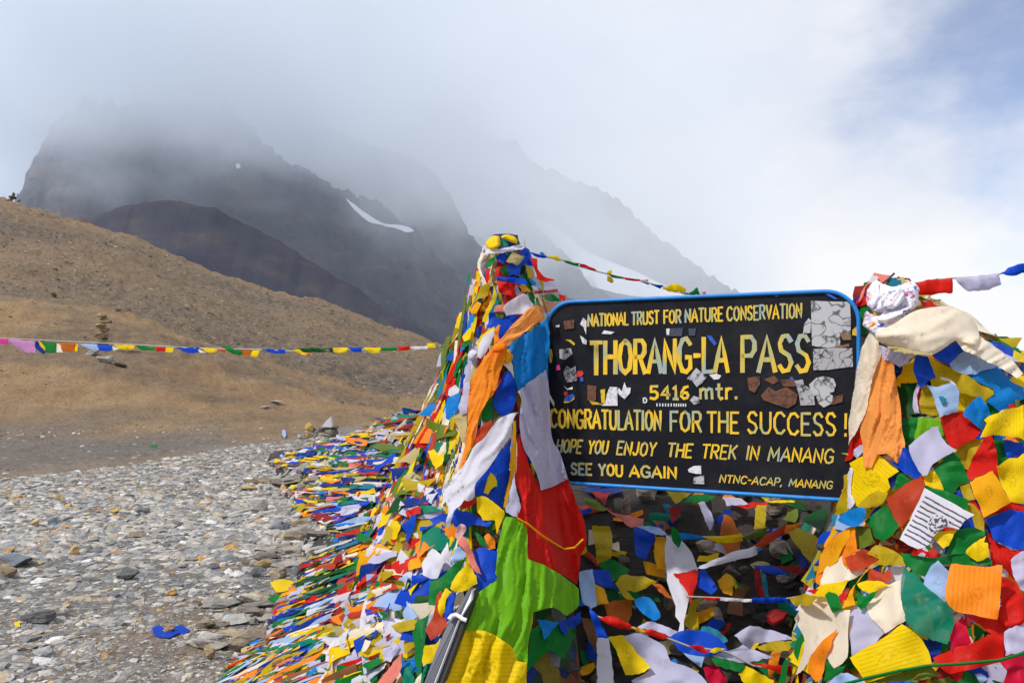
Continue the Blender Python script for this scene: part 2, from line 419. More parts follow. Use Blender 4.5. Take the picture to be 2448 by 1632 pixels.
# ------------------------------------------------------------------ sign plane
SL = P(1305, 900, 3.307); SR = P(2055, 900, 2.794)
_u = Vector((SR.x - SL.x, SR.y - SL.y, 0)); SIGN_W = _u.length; SIGN_U = _u.normalized()
SIGN_N = Vector((SIGN_U.y, -SIGN_U.x, 0))           # towards the camera
SIGN_O = Vector((SL.x, SL.y, 0))
def on_sign(px, py, lift=0.0):
    """photo pixel -> (u, z) on the sign's own plane"""
    d = Vector(((px - CX) / FPX, 1, -(py - HY) / FPX)); o = Vector((0, 0, EYE))
    t = (SIGN_O + SIGN_N * lift - o).dot(SIGN_N) / d.dot(SIGN_N)
    p = o + d * t
    return (p - SIGN_O).dot(SIGN_U), p.z
def sign_pt(u, z, lift): return SIGN_O + SIGN_U * u + SIGN_N * lift + Vector((0, 0, z))
def sign_depth(px):
    d = Vector(((px - CX) / FPX, 1, 0)); return SIGN_O.dot(SIGN_N) / d.dot(SIGN_N)

# ------------------------------------------------------------------ the heap: a long stone-and-cloth mound and two wrapped posts
YS = [2.2, 2.6, 3.0, 3.5, 4.1, 5, 6, 8, 10, 12, 13.5, 15, 17]
XF = [-.95, -1.2, -1.38, -1.50, -1.56, -1.60, -1.68, -2.12, -2.85, -3.55, -4.1, -4.7, -5.2]
XC = [-.25, -.22, -.18, -.10, -.15, -.30, -.5, -.95, -1.72, -2.68, -3.5, -4.3, -5.0]
ZC = [.05, .30, .62, .95, 1.10, 1.20, 1.22, 1.19, .92, .60, .34, .10, 0.0]
FOLD_MID = []
def mound_h(x, y):
    xf, xc, zc = (np.interp(y, YS, t) for t in (XF, XC, ZC))
    t = np.clip((x - xf) / (xc - xf), 0, 1)
    left = zc * (t ** 1.15 * .55 + .45 * sstep(0, 1, t))
    right = sstep(3.6, 2.2, x - xc * .3)
    h = np.where(x < xc, left, zc * right)
    # the hollow under the board: a steep broken stone face
    mid = sstep(.0, .25, x) * sstep(1.5, 1.1, x)
    hol = .98 * sstep(2.8, 4.4, y) ** .85 + .02
    h = h * (1 - mid) + np.where(y < 4.8, np.minimum(h * .15 + hol, 1.06), h) * mid
    return h
def build_mound():
    xs = np.arange(-5.6, 3.4, .035); ys = np.concatenate([np.arange(2.1, 6, .035), np.arange(6, 17, .07)])
    X, Y = np.meshgrid(xs, ys, indexing='ij')
    H = mound_h(X, Y)
    on = sstep(.0, .12, H)
    H = H + on * (fbm(X * 1.7, Y * 1.7, 3) * .10 + fbm(X * 6 + 5, Y * 6, 3) * .035)
    Z = np.where(H > .015, H, -.25)
    c = np.ones(X.shape + (4,)); b = .9 + .5 * fbm(X * 4, Y * 4, 4)
    c[..., :3] = np.array([.035, .029, .024]) * b[..., None]  # very dark tint: shade of the hollow and gaps put into the colour
    V = np.stack([X, Y, Z], -1).reshape(-1, 3)
    o = mesh_obj('stone_heap', V, grid_faces(len(xs), len(ys)), M_ROCK, vcol=c.reshape(-1, 4))
    tag(o, 'long stone heap buried under prayer flags beside and behind the sign board', 'stone heap')
    return o
HEAP = build_mound()
def lathe_heap(name, label, cat, rows, depth_of, mat, back=1.0, close_z=0.0):
    """a post swathed in cloth; rows: photo row, left and right edge columns"""
    na = 56; V = []
    for py, xl, xr in rows:
        Y = depth_of(py); cx = (xl + xr) / 2; r = (xr - xl) / 2 / FPX * Y
        c = P(cx, py, Y)
        for k in range(na):
            a = 2 * math.pi * k / na
            V.append((c.x + r * math.cos(a), c.y + r * math.sin(a) * back, c.z))
    n = len(rows)
    F = []
    for i in range(n - 1):
        for k in range(na):
            a, b = i * na + k, i * na + (k + 1) % na
            F.append((a, a + na, b + na, b))
    V.append(tuple(np.mean(V[:na], 0))); F += [(len(V) - 1, k, (k + 1) % na) for k in range(na)]
    o = mesh_obj(name, V, F, mat)
    tag(o, label, cat); return o
def smooth_rows(rows, step=14):
    r = np.array(rows, float); ys = np.arange(r[0, 0], r[-1, 0] + 1, step)
    a, b = np.interp(ys, r[:, 0], r[:, 1]), np.interp(ys, r[:, 0], r[:, 2])
    k = np.ones(5) / 5
    pa = np.convolve(np.pad(a, 2, 'edge'), k, 'valid'); pb = np.convolve(np.pad(b, 2, 'edge'), k, 'valid')
    return list(zip(ys, pa, pb))
def patch_cloth_material():
    nt = NT('shade_darkened_rags')
    pos = nt.n('ShaderNodeNewGeometry').outputs['Position']
    v = nt.n('ShaderNodeTexVoronoi', Scale=13.0); nt.l(pos, v.inputs['Vector'])
    s = nt.n('ShaderNodeSeparateColor', Color=v.outputs['Color'])
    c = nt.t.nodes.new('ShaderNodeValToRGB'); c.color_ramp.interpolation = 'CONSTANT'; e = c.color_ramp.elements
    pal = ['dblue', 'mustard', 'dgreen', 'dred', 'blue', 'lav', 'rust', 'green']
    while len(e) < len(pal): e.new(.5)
    for k, p in enumerate(pal): e[k].position = k / len(pal); e[k].color = (*[q * .32 for q in COL[p]], 1)  # cloth colours scaled down: the shade deep between flags is painted in
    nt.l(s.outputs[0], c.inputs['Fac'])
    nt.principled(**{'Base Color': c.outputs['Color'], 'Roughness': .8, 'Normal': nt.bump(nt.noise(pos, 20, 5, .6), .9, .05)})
    return nt.m
M_RAGS = patch_cloth_material()
ROWS_L = [(564, 1185, 1225), (574, 1166, 1246), (600, 1152, 1256), (640, 1146, 1270), (690, 1132, 1288), (740, 1120, 1300), (800, 1097, 1308), (860, 1072, 1316), (920, 1052, 1318), (1000, 1022, 1318),
          (1100, 980, 1325), (1200, 935, 1335), (1300, 900, 1350), (1400, 870, 1365), (1632, 815, 1390), (1900, 740, 1430), (2300, 640, 1480)]
DL = lambda py: 3.42 - .42 * sstep(900, 1700, py)
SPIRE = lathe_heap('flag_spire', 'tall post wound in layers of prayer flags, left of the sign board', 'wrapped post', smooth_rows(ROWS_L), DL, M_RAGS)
ROWS_R = [(668, 2090, 2165), (690, 2078, 2185), (730, 2062, 2215), (780, 2052, 2300), (830, 2050, 2400), (900, 2046, 2500), (1000, 2036, 2570), (1100, 2020, 2630), (1200, 2006, 2690), (1300, 1985, 2740),
          (1400, 1945, 2790), (1632, 1900, 2900), (1900, 1840, 3000), (2400, 1760, 3100)]
DR = lambda py: 2.92 - .18 * sstep(900, 1700, py)
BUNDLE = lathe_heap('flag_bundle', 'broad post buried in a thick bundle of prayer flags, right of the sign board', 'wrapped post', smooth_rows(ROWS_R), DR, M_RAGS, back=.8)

def bvh_of(objs):
    V, F = [], []
    for o in objs:
        b = len(V); V += [v.co.copy() for v in o.data.vertices]; F += [[b + i for i in p.vertices] for p in o.data.polygons]
    return BVHTree.FromPolygons(V, F)
BVH = bvh_of([HEAP, SPIRE, BUNDLE])
BVH_ALL = bvh_of([GROUND, HEAP, SPIRE, BUNDLE])
EYEV = Vector((0, 0, EYE))
def hit(px, py, tree=None):
    d = Vector(((px - CX) / FPX, 1, -(py - HY) / FPX)).normalized()
    p, n, i, t = (tree or BVH).ray_cast(EYEV, d)
    return p, n
SPIRE_BVH, BUNDLE_BVH = bvh_of([SPIRE]), bvh_of([BUNDLE])
# ------------------------------------------------------------------ cloth pieces
ZOOM = dict(R2=(960, 540, 3.409), R3=(960, 1000, 2.482), R4=(1900, 600, 3.0146), R5=(1900, 1112, 3.0146), R6=(1320, 1140, 3.186), R7=(420, 960, 2.333), R1=(1280, 660, 2.8),
            A1=(2120, 820, 6.0305), A2=(1960, 1000, 6.0305), A3=(2120, 1080, 6.0305), A4=(2120, 1340, 5.369), A5=(1860, 1240, 6.0305), A6=(1000, 1000, 5.2267),
            A7=(960, 1280, 4.4559), A8=(1020, 760, 5.2267), Z1=(0, 400, 3.136), Z2=(600, 400, 2.375), Z4=(1200, 560, 4.2), S=(0, 0, 1.0))
def pts(reg, s):
    x0, y0, k = ZOOM[reg]
    v = [float(t) for t in s.replace(';', ' ').replace(',', ' ').split()]
    return [(x0 + v[i] / k, y0 + v[i + 1] / k) for i in range(0, len(v), 2)]

def densify(poly, step, rounded):
    out = []; n = len(poly)
    for i in range(n):
        p0, p1, p2, p3 = (np.array(poly[(i + j) % n]) for j in (-1, 0, 1, 2))
        L = np.linalg.norm(p2 - p1); m = max(1, int(L / step))
        # bend the corner tangents only where the outline turns gently
        def soft(a, b, c):
            u, w = b - a, c - b; nu, nw = np.linalg.norm(u), np.linalg.norm(w)
            return 1.0 if rounded else float(np.clip(((u @ w) / (nu * nw + 1e-9) - .45) / .4, 0, 1))
        t1 = (p2 - p0) * .5 * soft(p0, p1, p2) + (p2 - p1) * (1 - soft(p0, p1, p2))
        t2 = (p3 - p1) * .5 * soft(p1, p2, p3) + (p2 - p1) * (1 - soft(p1, p2, p3))
        lim = L * 1.2
        for t in (t1, t2):
            q = np.linalg.norm(t)
            if q > lim: t *= lim / q
        for k in range(m):
            s = k / m
            h = (2 * s ** 3 - 3 * s ** 2 + 1) * p1 + (s ** 3 - 2 * s ** 2 + s) * t1 + (-2 * s ** 3 + 3 * s ** 2) * p2 + (s ** 3 - s ** 2) * t2
            out.append(h)
    return np.array(out)
def seg_dist(P_, poly):
    a = poly; b = np.roll(poly, -1, 0); d = b - a
    best = np.full(len(P_), 1e9)
    for k in range(len(a)):
        L2 = d[k] @ d[k] + 1e-9
        t = np.clip(((P_ - a[k]) @ d[k]) / L2, 0, 1)
        best = np.minimum(best, np.linalg.norm(P_ - a[k] - t[:, None] * d[k], axis=1))
    return best
def inside(P_, poly):
    x, y = P_[:, 0], P_[:, 1]; r = np.zeros(len(P_), bool); j = len(poly) - 1
    for i in range(len(poly)):
        xi, yi, xj, yj = *poly[i], *poly[j]
        c = ((yi > y) != (yj > y)) & (x < (xj - xi) * (y - yi) / (yj - yi + 1e-12) + xi); r ^= c; j = i
    return r
_cseed = [100]
def cloth(name, poly, mat, lift=.03, ang=None, wl=None, amp=None, bulge=None, depth=None, tree=None, over_sign=False, rounded=False, parent=None, tilt=None, span=.3, fit=False):
    """one hanging piece of cloth: outline in photo pixels, laid at its own depth over the heap below it (or at DEPTH), with folds and curling edges"""
    _cseed[0] += 1; r = np.random.default_rng(_cseed[0])
    poly = np.array(poly, float)
    w, h = np.ptp(poly[:, 0]), np.ptp(poly[:, 1]); size = math.sqrt(max(w * h, 60))
    step = float(np.clip(size / 13, 3.2, 13))
    if ang is not None: step = float(np.clip(min(step, (wl or size * .5) / 5.5), 2.4, 13))
    edge = densify(poly, step, rounded)
    gx, gy = np.meshgrid(np.arange(poly[:, 0].min(), poly[:, 0].max(), step), np.arange(poly[:, 1].min(), poly[:, 1].max(), step), indexing='ij')
    g = np.stack([gx.ravel(), gy.ravel()], 1) + r.uniform(-.22, .22, (gx.size, 2)) * step
    if len(g):
        g = g[inside(g, edge)]
        if len(g): g = g[seg_dist(g, edge) > step * .55]
    allp = np.concatenate([edge, g]) if len(g) else edge
    ne = len(edge)
    # worn, slightly wavering hems
    tt_ = np.arange(ne) * step / max(size * .16, 7); wob = np.stack([fbm(tt_ + _cseed[0] * 1.7, tt_ * 0 + 3.3, 3), fbm(tt_ + _cseed[0] * 2.9, tt_ * 0 + 8.1, 3)], 1)
    edge = edge + wob * min(size * .06, 4.2) * (1 if rounded is not None else 0)
    allp = np.concatenate([edge, g]) if len(g) else edge
    res = delaunay_2d_cdt([Vector(p) for p in allp], [], [list(range(ne))], 1, 1e-4)
    V2 = np.array([[v.x, v.y] for v in res[0]]); F = [f for f in res[2] if len(f) >= 3]
    if not F: return None
    # depth of the heap behind each point
    if depth is None:
        D = np.full(len(V2), np.nan)
        for i, p in enumerate(V2):
            q, _ = hit(p[0], p[1], tree)
            if q is not None: D[i] = q.y
            if over_sign:
                sd = sign_depth(p[0]); D[i] = sd if np.isnan(D[i]) else min(D[i], sd)
        ok = ~np.isnan(D)
        if ok.sum() < 3: D[:] = 3.2 if not ok.any() else np.nanmean(D)
        else:
            med = np.median(D[ok]); D[ok] = np.clip(D[ok], med - span, med + span)
            A = np.c_[np.ones(ok.sum()), V2[ok] - V2[ok].mean(0)]
            cf, *_ = np.linalg.lstsq(A, D[ok], rcond=None)
            pl = np.c_[np.ones(len(V2)), V2 - V2[ok].mean(0)] @ cf
            pl = np.clip(pl, med - span, med + span)
            if fit:                                   # a free-hanging piece: one smooth curved sheet, not every bump of what lies behind
                def basis(p_): x_, y_ = (p_ - V2[ok].mean(0)).T / max(size, 1); return np.c_[np.ones(len(x_)), x_, y_, x_ * x_, y_ * y_, x_ * y_]
                cf, *_ = np.linalg.lstsq(basis(V2[ok]), D[ok], rcond=None); D = np.clip(basis(V2) @ cf, med - span, med + span)
            else: D = np.where(ok, np.minimum(.55 * D + .45 * pl, D), pl)
    else:
        D = np.array([depth(p[0], p[1]) if callable(depth) else depth for p in V2])
    Dm = float(np.mean(D)); m_px = Dm / FPX
    sz = size * m_px
    amp = amp if amp is not None else float(np.clip(sz * .085, .003, .017))
    wl = wl or max(size * r.uniform(.4, .7), 14)
    pleat = ang is not None
    if pleat: amp = min(amp, wl * m_px * .27)
    ang = math.radians(ang) if ang is not None else r.uniform(0, math.pi)
    c0 = V2.mean(0); q = V2 - c0
    u = q[:, 0] * math.cos(ang) + q[:, 1] * math.sin(ang); v = -q[:, 0] * math.sin(ang) + q[:, 1] * math.cos(ang)
    ph = r.uniform(0, 6.28, 6)
    if pleat:
        # long soft pleats that run the length of the cloth and wander a little
        warp = .25 * wl * np.sin(v / (wl * 2.6) + ph[0]) + .55 * wl * fbm(u / (wl * 2.2) + ph[2], v / (wl * 7), 3) * 2 + .9 * wl * fbm(v / (wl * 6) + ph[3], v * 0 + ph[4], 3)
        uu_ = u + warp
        mod = .35 + 1.9 * np.clip(fbm(uu_ / (wl * 1.9) + ph[5], v / (wl * 5), 3) + .28, 0, 1)
        k1 = fbm(uu_ / (wl * .62) + ph[1] * 9, v / (wl * 7) + ph[2], 1); k2 = fbm(uu_ / (wl * .27) + ph[2] * 5, v / (wl * 3.2) + ph[3], 1)
        fold = mod * (1.5 - 5.0 * np.abs(k1)) + .45 * (1 - 5 * np.abs(k2)) + .5 * np.sin(6.283 * uu_ / (wl * 1.7) + ph[1])
        crump = .45 * fbm(u / (wl * .8) + _cseed[0], v / (wl * 2.4), 4)
    else:
        warp = .25 * wl * np.sin(v / (wl * 1.9) + ph[0])
        s1 = np.sin(6.283 * (u + warp) / (wl * 1.5) + ph[1])
        crease = np.abs(((u * math.cos(ph[2]) + v * math.sin(ph[2])) / size + ph[3] / 6.283 - .5) % 1.0 - .5)
        fold = .5 * s1 + 2.2 * (crease - .25)
        kx, ky = (u + .6 * v) / (wl * .8), (v - .3 * u) / (wl * 1.6)
        crump = .7 * fbm(kx + _cseed[0], ky, 3) + 1.0 * (.22 - np.abs(fbm(kx * .8 + _cseed[0] * 3, ky * .7, 2))) * 1.6
    e = seg_dist(V2, edge)
    bulge = bulge if bulge is not None else float(np.clip(sz * .02, .001, .004))
    rad = max(size * .22, 4)
    dome = np.sqrt(np.clip(1 - (1 - np.clip(e / rad, 0, 1)) ** 2, 0, 1))
    T = 0.0
    if tilt is not None: T = (q[:, 0] * tilt[0] + q[:, 1] * tilt[1]) / max(size, 1)
    curl = 0.0
    if not pleat:
        for cc in poly[r.permutation(len(poly))[:2]]:
            dd = np.linalg.norm(V2 - cc, axis=1) / size
            curl = curl + r.uniform(-.05, .17) * sz * np.clip(1 - dd / .42, 0, 1) ** 2
    D = D - lift - amp * (fold + crump) - bulge * dome - T - curl
    W = np.stack([(V2[:, 0] - CX) / FPX * D, D, EYE - (V2[:, 1] - HY) / FPX * D], 1)
    # print coordinates: along the longest straight edge
    ed = np.roll(poly, -1, 0) - poly; k = int(np.argmax(np.linalg.norm(ed, axis=1))); a2 = math.atan2(ed[k, 1], ed[k, 0])
    uu = q[:, 0] * math.cos(a2) + q[:, 1] * math.sin(a2); vv = -q[:, 0] * math.sin(a2) + q[:, 1] * math.cos(a2)
    uv = np.stack([(uu - uu.min()) / (np.ptp(uu) + 1e-6), (vv - vv.min()) / (np.ptp(vv) + 1e-6)], 1)
    org = W.mean(0)
    # wind the faces so that their fronts look at the viewer
    a, b, c = (W[F[0][j]] for j in range(3))
    if np.dot(np.cross(b - a, c - a), np.array([0, 0, EYE]) - a) < 0: F = [tuple(reversed(f)) for f in F]
    o = mesh_obj(name, W - org, F, mat, uv=uv)
    o.location = Vector(org)
    o['_px'] = [float(c0[0]), float(c0[1]), float(size)]
    if parent is not None: adopt(o, parent)
    return o

HEROES = []      # (object, colour word, shape word)
def shape_word(poly):
    a = np.array(poly); w, h = np.ptp(a[:, 0]), np.ptp(a[:, 1])
    x, y = a[:, 0], a[:, 1]; area = abs(np.dot(x, np.roll(y, -1)) - np.dot(y, np.roll(x, -1))) / 2
    c = a - a.mean(0); ev = np.linalg.eigvalsh(c.T @ c); el = math.sqrt(ev[1] / (ev[0] + 1e-9))
    if el > 2.6: return 'narrow'
    if len(a) == 3 or (area / (w * h + 1e-9) < .5 and len(a) <= 5): return 'pointed'
    if el < 1.35 and len(a) <= 6: return 'square'
    return 'creased' if len(a) > 7 else 'tilted'
def flag(colour, layer, reg, s, label=None, pr=None, cat='prayer flag', name='prayer_flag', **kw):
    p = pts(reg, s)
    a = np.array(p); size = math.sqrt(np.ptp(a[:, 0]) * np.ptp(a[:, 1]))
    if pr is None: pr = 1 if size > 50 and colour not in ('cream', 'white') else 0
    base = .10 if reg == 'R6' else .035
    step = .028 if reg == 'R6' else .013
    kw.setdefault('lift', base + step * layer)
    if reg in ('R4', 'R5', 'A1', 'A2', 'A3', 'A4', 'A5'): kw.setdefault('tree', BUNDLE_BVH)
    elif reg in ('R2', 'A6', 'A7', 'A8', 'R3'): kw.setdefault('tree', SPIRE_BVH)
    elif reg == 'R6': kw.setdefault('tree', BVH)
    o = cloth(name, p, fabric(colour, pr), **kw)
    if o is None: return None
    HEROES.append([o, colour, shape_word(p), label, cat])
    return o
def scarf(name, label, cat, panels, **common):
    """one long cloth made of panels sewn or knotted together: thing > panels"""
    p0 = pts(panels[0][2], panels[0][3]); root = empty(name, P(p0[0][0], p0[0][1], 3.0))
    tag(root, label, cat)
    for pname, colour, reg, s, kw in panels:
        k = dict(common); k.update(kw); pr = k.pop('pr', 0)
        if reg in ('R4', 'R5', 'A1', 'A2', 'A3', 'A4', 'A5'): k.setdefault('tree', BUNDLE_BVH)
        else: k.setdefault('tree', SPIRE_BVH)
        cloth(pname, pts(reg, s), fabric(colour, pr), parent=root, **k)
    return root

# ------------------------------------------------------------------ right-hand bundle: scarves, then flags from the back layers to the front
def right_bundle():
    f = flag
    # back layers
    f('yellow', 1, 'A1', '600,190 800,310 1000,390 1070,430 1010,540 800,640 640,620 620,400')
    f('dgreen', 1, 'A1', '150,640 220,585 450,555 420,700 400,900 480,1030 240,1030')
    f('yellow', 1, 'A1', '1030,690 1290,760 1160,930 1110,1000 990,990 1040,820')
    f('green', 1, 'A1', '240,1070 470,1070 410,1380 300,1500 240,1300')
    f('green', 1, 'A1', '1440,850 1520,860 1640,1000 1600,1090 1480,1130 1440,1000')
    f('lime', 2, 'A1', '455,1075 760,1060 830,1330 880,1440 720,1220 390,1390', ang=0)
    f('yellow', 2, 'A1', '75,560 220,440 225,330 420,205 450,560 210,580 205,650')
    f('mustard', 2, 'A1', '505,640 580,600 660,690 710,900 760,1045 480,1015 470,850', pr=3, ang=90)
    f('red', 2, 'A1', '440,590 500,650 475,1005 440,920')
    f('lav', 3, 'A1', '440,580 478,640 440,760 470,1010 400,1005 372,900 390,720')
    f('sky', 3, 'A1', '1180,440 1330,390 1580,330 1700,430 1800,560 1978,640 1978,800 1750,920 1620,990 1440,850 1545,720 1530,660 1280,540')
    f('mustard', 4, 'A1', '1060,430 1130,435 1280,550 1540,690 1545,740 1420,848 1250,770 1040,700 980,570')
    f('pale', 4, 'A1', '895,312 1110,115 1320,180 1585,335 1310,430 1190,450 1060,425')
    f('blue', 5, 'A1', '415,210 470,172 580,182 625,270 705,485 580,570 490,655 445,560 388,400 388,310')
    f('white', 5, 'A1', '765,490 880,508 965,560 1010,640 930,592 890,545 775,522', pr=0)
    f('pale', 6, 'A1', '580,610 720,622 930,588 1000,605 1042,720 1030,880 1010,988 768,1072 700,880 650,700', label='pale blue prayer flag bearing a cyan print, left of the dark blue square')
    f('blue', 7, 'R4', '985,748 1080,690 1155,643 1218,715 1110,818 1030,785')
    f('blue', 3, 'R4', '1392,655 1450,648 1588,713 1576,778 1480,732')
    f('yellow', 3, 'R4', '1580,712 1652,718 1652,805 1572,780')
    f('lav', 4, 'R4', '1335,640 1400,660 1500,730 1640,800 1560,795 1380,712')
    f('dblue', 2, 'R4', '1605,835 1652,800 1652,880')
    f('yellow', 3, 'R4', '1560,905 1652,895 1652,985 1545,962')
    f('red', 4, 'A1', '1750,900 1800,860 1880,910 1840,935 1770,930')
    f('olive', 4, 'A1', '1830,800 1900,820 1930,900 1880,915 1840,850')
    f('white', 3, 'A1', '1620,1000 1700,930 1860,920 1940,900 1900,960 1680,1040')
    f('red', 5, 'A1', '768,1072 900,1020 1090,985 1140,1050 1372,1262 1300,1350 1150,1440 1000,1532 940,1505 870,1420 820,1230 790,1130', label='large bright red prayer flag under the pale blue one')
    f('sky', 6, 'A1', '1105,1045 1160,900 1350,762 1440,900 1512,1050 1395,1095 1415,1170 1380,1252')
    f('yellow', 7, 'A1', '1392,1100 1600,1010 1978,885 1978,1392 1700,1330 1330,1352 1385,1270 1430,1150', label='long yellow cloth bent over the right edge of the bundle', amp=.016)
    # middle band
    f('mustard', 3, 'A3', '1000,0 1150,-190 1400,-195 1330,10 1180,275 1120,230 1050,90')
    f('blue', 3, 'A3', '1690,-185 1978,-130 1978,20 1780,115 1700,0')
    f('green', 2, 'A3', '1540,-190 1720,-160 1790,115 1595,195 1580,0')
    f('red', 4, 'A3', '1380,-200 1525,-230 1585,0 1610,400 1535,262 1190,415 1155,290 1225,110 1325,-50')
    f('yellow', 5, 'A3', '1585,205 1770,100 1890,80 1960,10 1985,20 1985,745 1780,725 1720,600 1640,450 1590,300')
    f('yellow', 4, 'A3', '525,350 670,235 745,360 815,490 830,570 620,525 550,485')
    f('green', 5, 'A3', '665,220 950,5 1015,0 1185,410 1180,455 1060,482 930,595 840,585 800,480 710,300')
    f('blue', 4, 'A3', '955,600 1055,535 1110,665')
    f('mustard', 5, 'A3', '1055,490 1185,455 1275,690 1160,690 1100,640')
    f('mustard', 5, 'A3', '1165,735 1250,760 1395,950 1405,1145 1290,1145 1230,950 1160,850')
    f('red', 5, 'A3', '1200,700 1260,690 1400,940 1390,975')
    f('lav', 6, 'A2', '1275,398 1600,122 1705,108 1740,220 1830,370 1965,452 1640,655 1545,812 1490,820 1430,750 1330,570', label='grey white square prayer flag turned on its corner, beside the large red one', pr=0)
    f('blue', 5, 'A2', '1190,408 1262,430 1335,580 1465,795 1380,872 1200,765 968,578 1125,655')
    f('dblue', 3, 'A2', '980,870 1120,780 1110,900 1040,1010 1010,1010')
    f('green', 4, 'A2', '1125,770 1210,800 1340,880 1250,950 1120,1010 1040,1050 1080,950')
    f('yellow', 4, 'A2', '418,645 600,540 820,545 830,488 1142,768 978,862 1018,1000 960,1075 900,1222 700,1292 520,1262 430,1080 470,780', label='large yellow cloth below the orange scarf beside the board', amp=.014)
    f('mustard', 5, 'A2', '535,1265 640,1150 830,1038 985,1080 900,1225 700,1295')
    f('mustard', 4, 'A2', '238,1272 340,1000 340,820 405,800 425,1000 425,1250 400,1335 260,1385')
    f('white', 5, 'A2', '432,700 478,740 445,1050 505,1192 440,1312 398,1300 402,800')
    f('rred', 7, 'A3', '-5,690 300,450 492,342 548,480 470,700 250,1062 200,1085 100,940')
    f('green', 5, 'R5', '535,440 500,400 662,278 702,350 752,440 702,500 642,548 580,522 555,460')
    f('olive', 4, 'R5', '438,440 540,435 562,520 585,560 440,615')
    f('sky', 7, 'R5', '308,382 400,320 490,303 512,350 480,410 430,442 350,420', rounded=True)
    f('green', 7, 'A3', '548,486 830,556 1165,688 1170,855 900,725 538,522')
    f('white', 8, 'A3', '540,515 1170,860 1262,910 1120,990 1040,1112 850,1070 660,1235 600,1335 450,1397 178,1262 360,920 470,700', pr=2, label='white prayer flag block-printed with black lines of script', lift=.17, amp=.006)
    f('yellow', 8, 'A3', '588,1165 1008,1122 940,1250 882,1352 820,1385 700,1272')
    f('green', 7, 'A3', '1008,1122 1240,1088 1425,1150 1400,1205 1180,1362 1130,1455 838,1485 900,1330')
    f('yellow', 8, 'A3', '1132,1452 1180,1370 1425,1208 1400,1290 1455,1310 1485,1470 1485,1515 1300,1570 1200,1505')
    f('grey', 6, 'A3', '640,1330 700,1280 840,1390 780,1470 720,1440')
    f('red', 5, 'A3', '1415,945 1760,738 1985,760 1985,1000 1940,905 1800,845')
    f('blue', 6, 'A3', '1412,970 1600,900 1780,838 1985,850 1985,1402 1820,1395 1560,1272 1480,1105', label='large royal blue prayer flag at the right edge under the amber square')
    f('red', 5, 'R5', '1365,385 1402,505 1560,605 1655,592 1645,905 1562,805 1490,705 1418,722 1405,600')
    f('amber', 9, 'A3', '1190,430 1525,262 1640,480 1795,725 1660,802 1400,948 1330,760 1270,650', label='amber square prayer flag with one corner pointing down', amp=.006)
    # lower part
    f('orange', 4, 'R5', '148,835 168,740 208,600 330,480 432,428 445,450 365,590 350,650 280,692 200,775 182,875')
    f('amber', 5, 'R5', '208,605 300,510 400,455 392,520 345,600 300,690 205,765 160,790')
    f('cream', 5, 'R5', '183,835 228,732 300,690 342,648 382,742 520,742 552,735 480,785 380,835 190,862')
    f('orange', 6, 'R5', '343,655 370,560 430,442 445,600 475,620 402,752 350,702')
    f('rred', 7, 'R5', '355,662 480,608 580,640 605,682 500,742 400,758')
    f('mustard', 8, 'R5', '518,632 590,578 700,608 765,650 805,722 690,718 560,722 612,672')
    f('green', 6, 'R5', '762,630 900,653 1030,660 1240,628 1424,680 1424,718 1180,712 1000,712 1065,765 945,805 800,715', label='long dark fold of green cloth crossing below the script-printed flag')
    f('pale', 7, 'R5', '1030,682 1112,770 1102,900 1088,990 925,850 960,760')
    f('white', 5, 'R5', '690,725 800,725 790,850 760,960 700,860 640,840')
    f('rred', 7, 'R5', '523,832 540,738 640,778 682,735 708,812 640,842')
    f('cream', 6, 'R5', '-5,1100 60,1020 140,938 232,918 330,1040 402,1038 385,1200 382,1380 342,1432 282,1462 238,1380 252,1280 302,1188 160,1330 72,1462 0,1505 62,1350 70,1230', label='cream cloth hanging in a split tail beside the hollow', amp=.014, rounded=False)
    f('lav', 6, 'R5', '400,1030 472,988 562,1080 645,1205 562,1292 408,1375 393,1200', pr=0)
    f('cream', 7, 'R5', '600,898 690,850 772,828 765,950 805,1112 650,1215 560,1100 498,1000', amp=.014)
    f('yellow', 8, 'R5', '188,862 392,825 330,922 270,932 128,952 160,890')
    f('amber', 8, 'R5', '400,902 460,830 552,733 470,802 425,890 432,1002 340,1034 378,960')
    f('yellow', 8, 'R5', '448,852 560,828 692,855 590,902 540,922 480,892')
    f('green', 9, 'R5', '218,932 250,903 312,940 342,1032 280,1064 240,990')
    f('green', 9, 'R5', '448,902 490,938 602,900 530,1002 480,1042 448,1002')
    f('red', 8, 'R5', '308,942 392,888 360,972 340,1004')
    f('orange', 7, 'R5', '88,1482 130,1340 240,1230 312,1178 242,1350 192,1532 150,1552')
    f('green', 6, 'R5', '205,1555 238,1388 290,1470 372,1428 330,1502 240,1542')
    f('pale', 7, 'R5', '228,1575 330,1498 420,1508 515,1575')
    f('dblue', 5, 'R5', '918,1250 1065,1268 1052,1342 990,1422')
    f('teal', 8, 'R5', '788,738 870,788 980,898 1102,990 1147,1040 1142,1150 1102,1282 980,1252 870,1202 800,1112 768,1000 763,850', pr=4, label='teal green sheer cloth hanging between the cream cloth and the orange square')
    f('red', 7, 'R5', '1215,1070 1330,1085 1462,1105 1512,1180 1512,1252 1420,1222 1300,1122')
    f('crimson', 6, 'R5', '1122,1185 1212,1078 1275,1282 1130,1345')
    f('red', 7, 'R5', '998,1385 1140,1320 1280,1278 1440,1208 1512,1262 1502,1402 1280,1462 1120,1502 1042,1442')
    f('red', 5, 'R5', '1490,800 1590,850 1632,922 1480,1012 1490,902')
    f('red', 6, 'R5', '1478,1022 1560,950 1655,928 1655,1132 1530,1182 1458,1092', rounded=True, bulge=.03)
    f('lav', 8, 'R5', '1508,1202 1590,1150 1655,1128 1655,1332 1518,1374', pr=0)
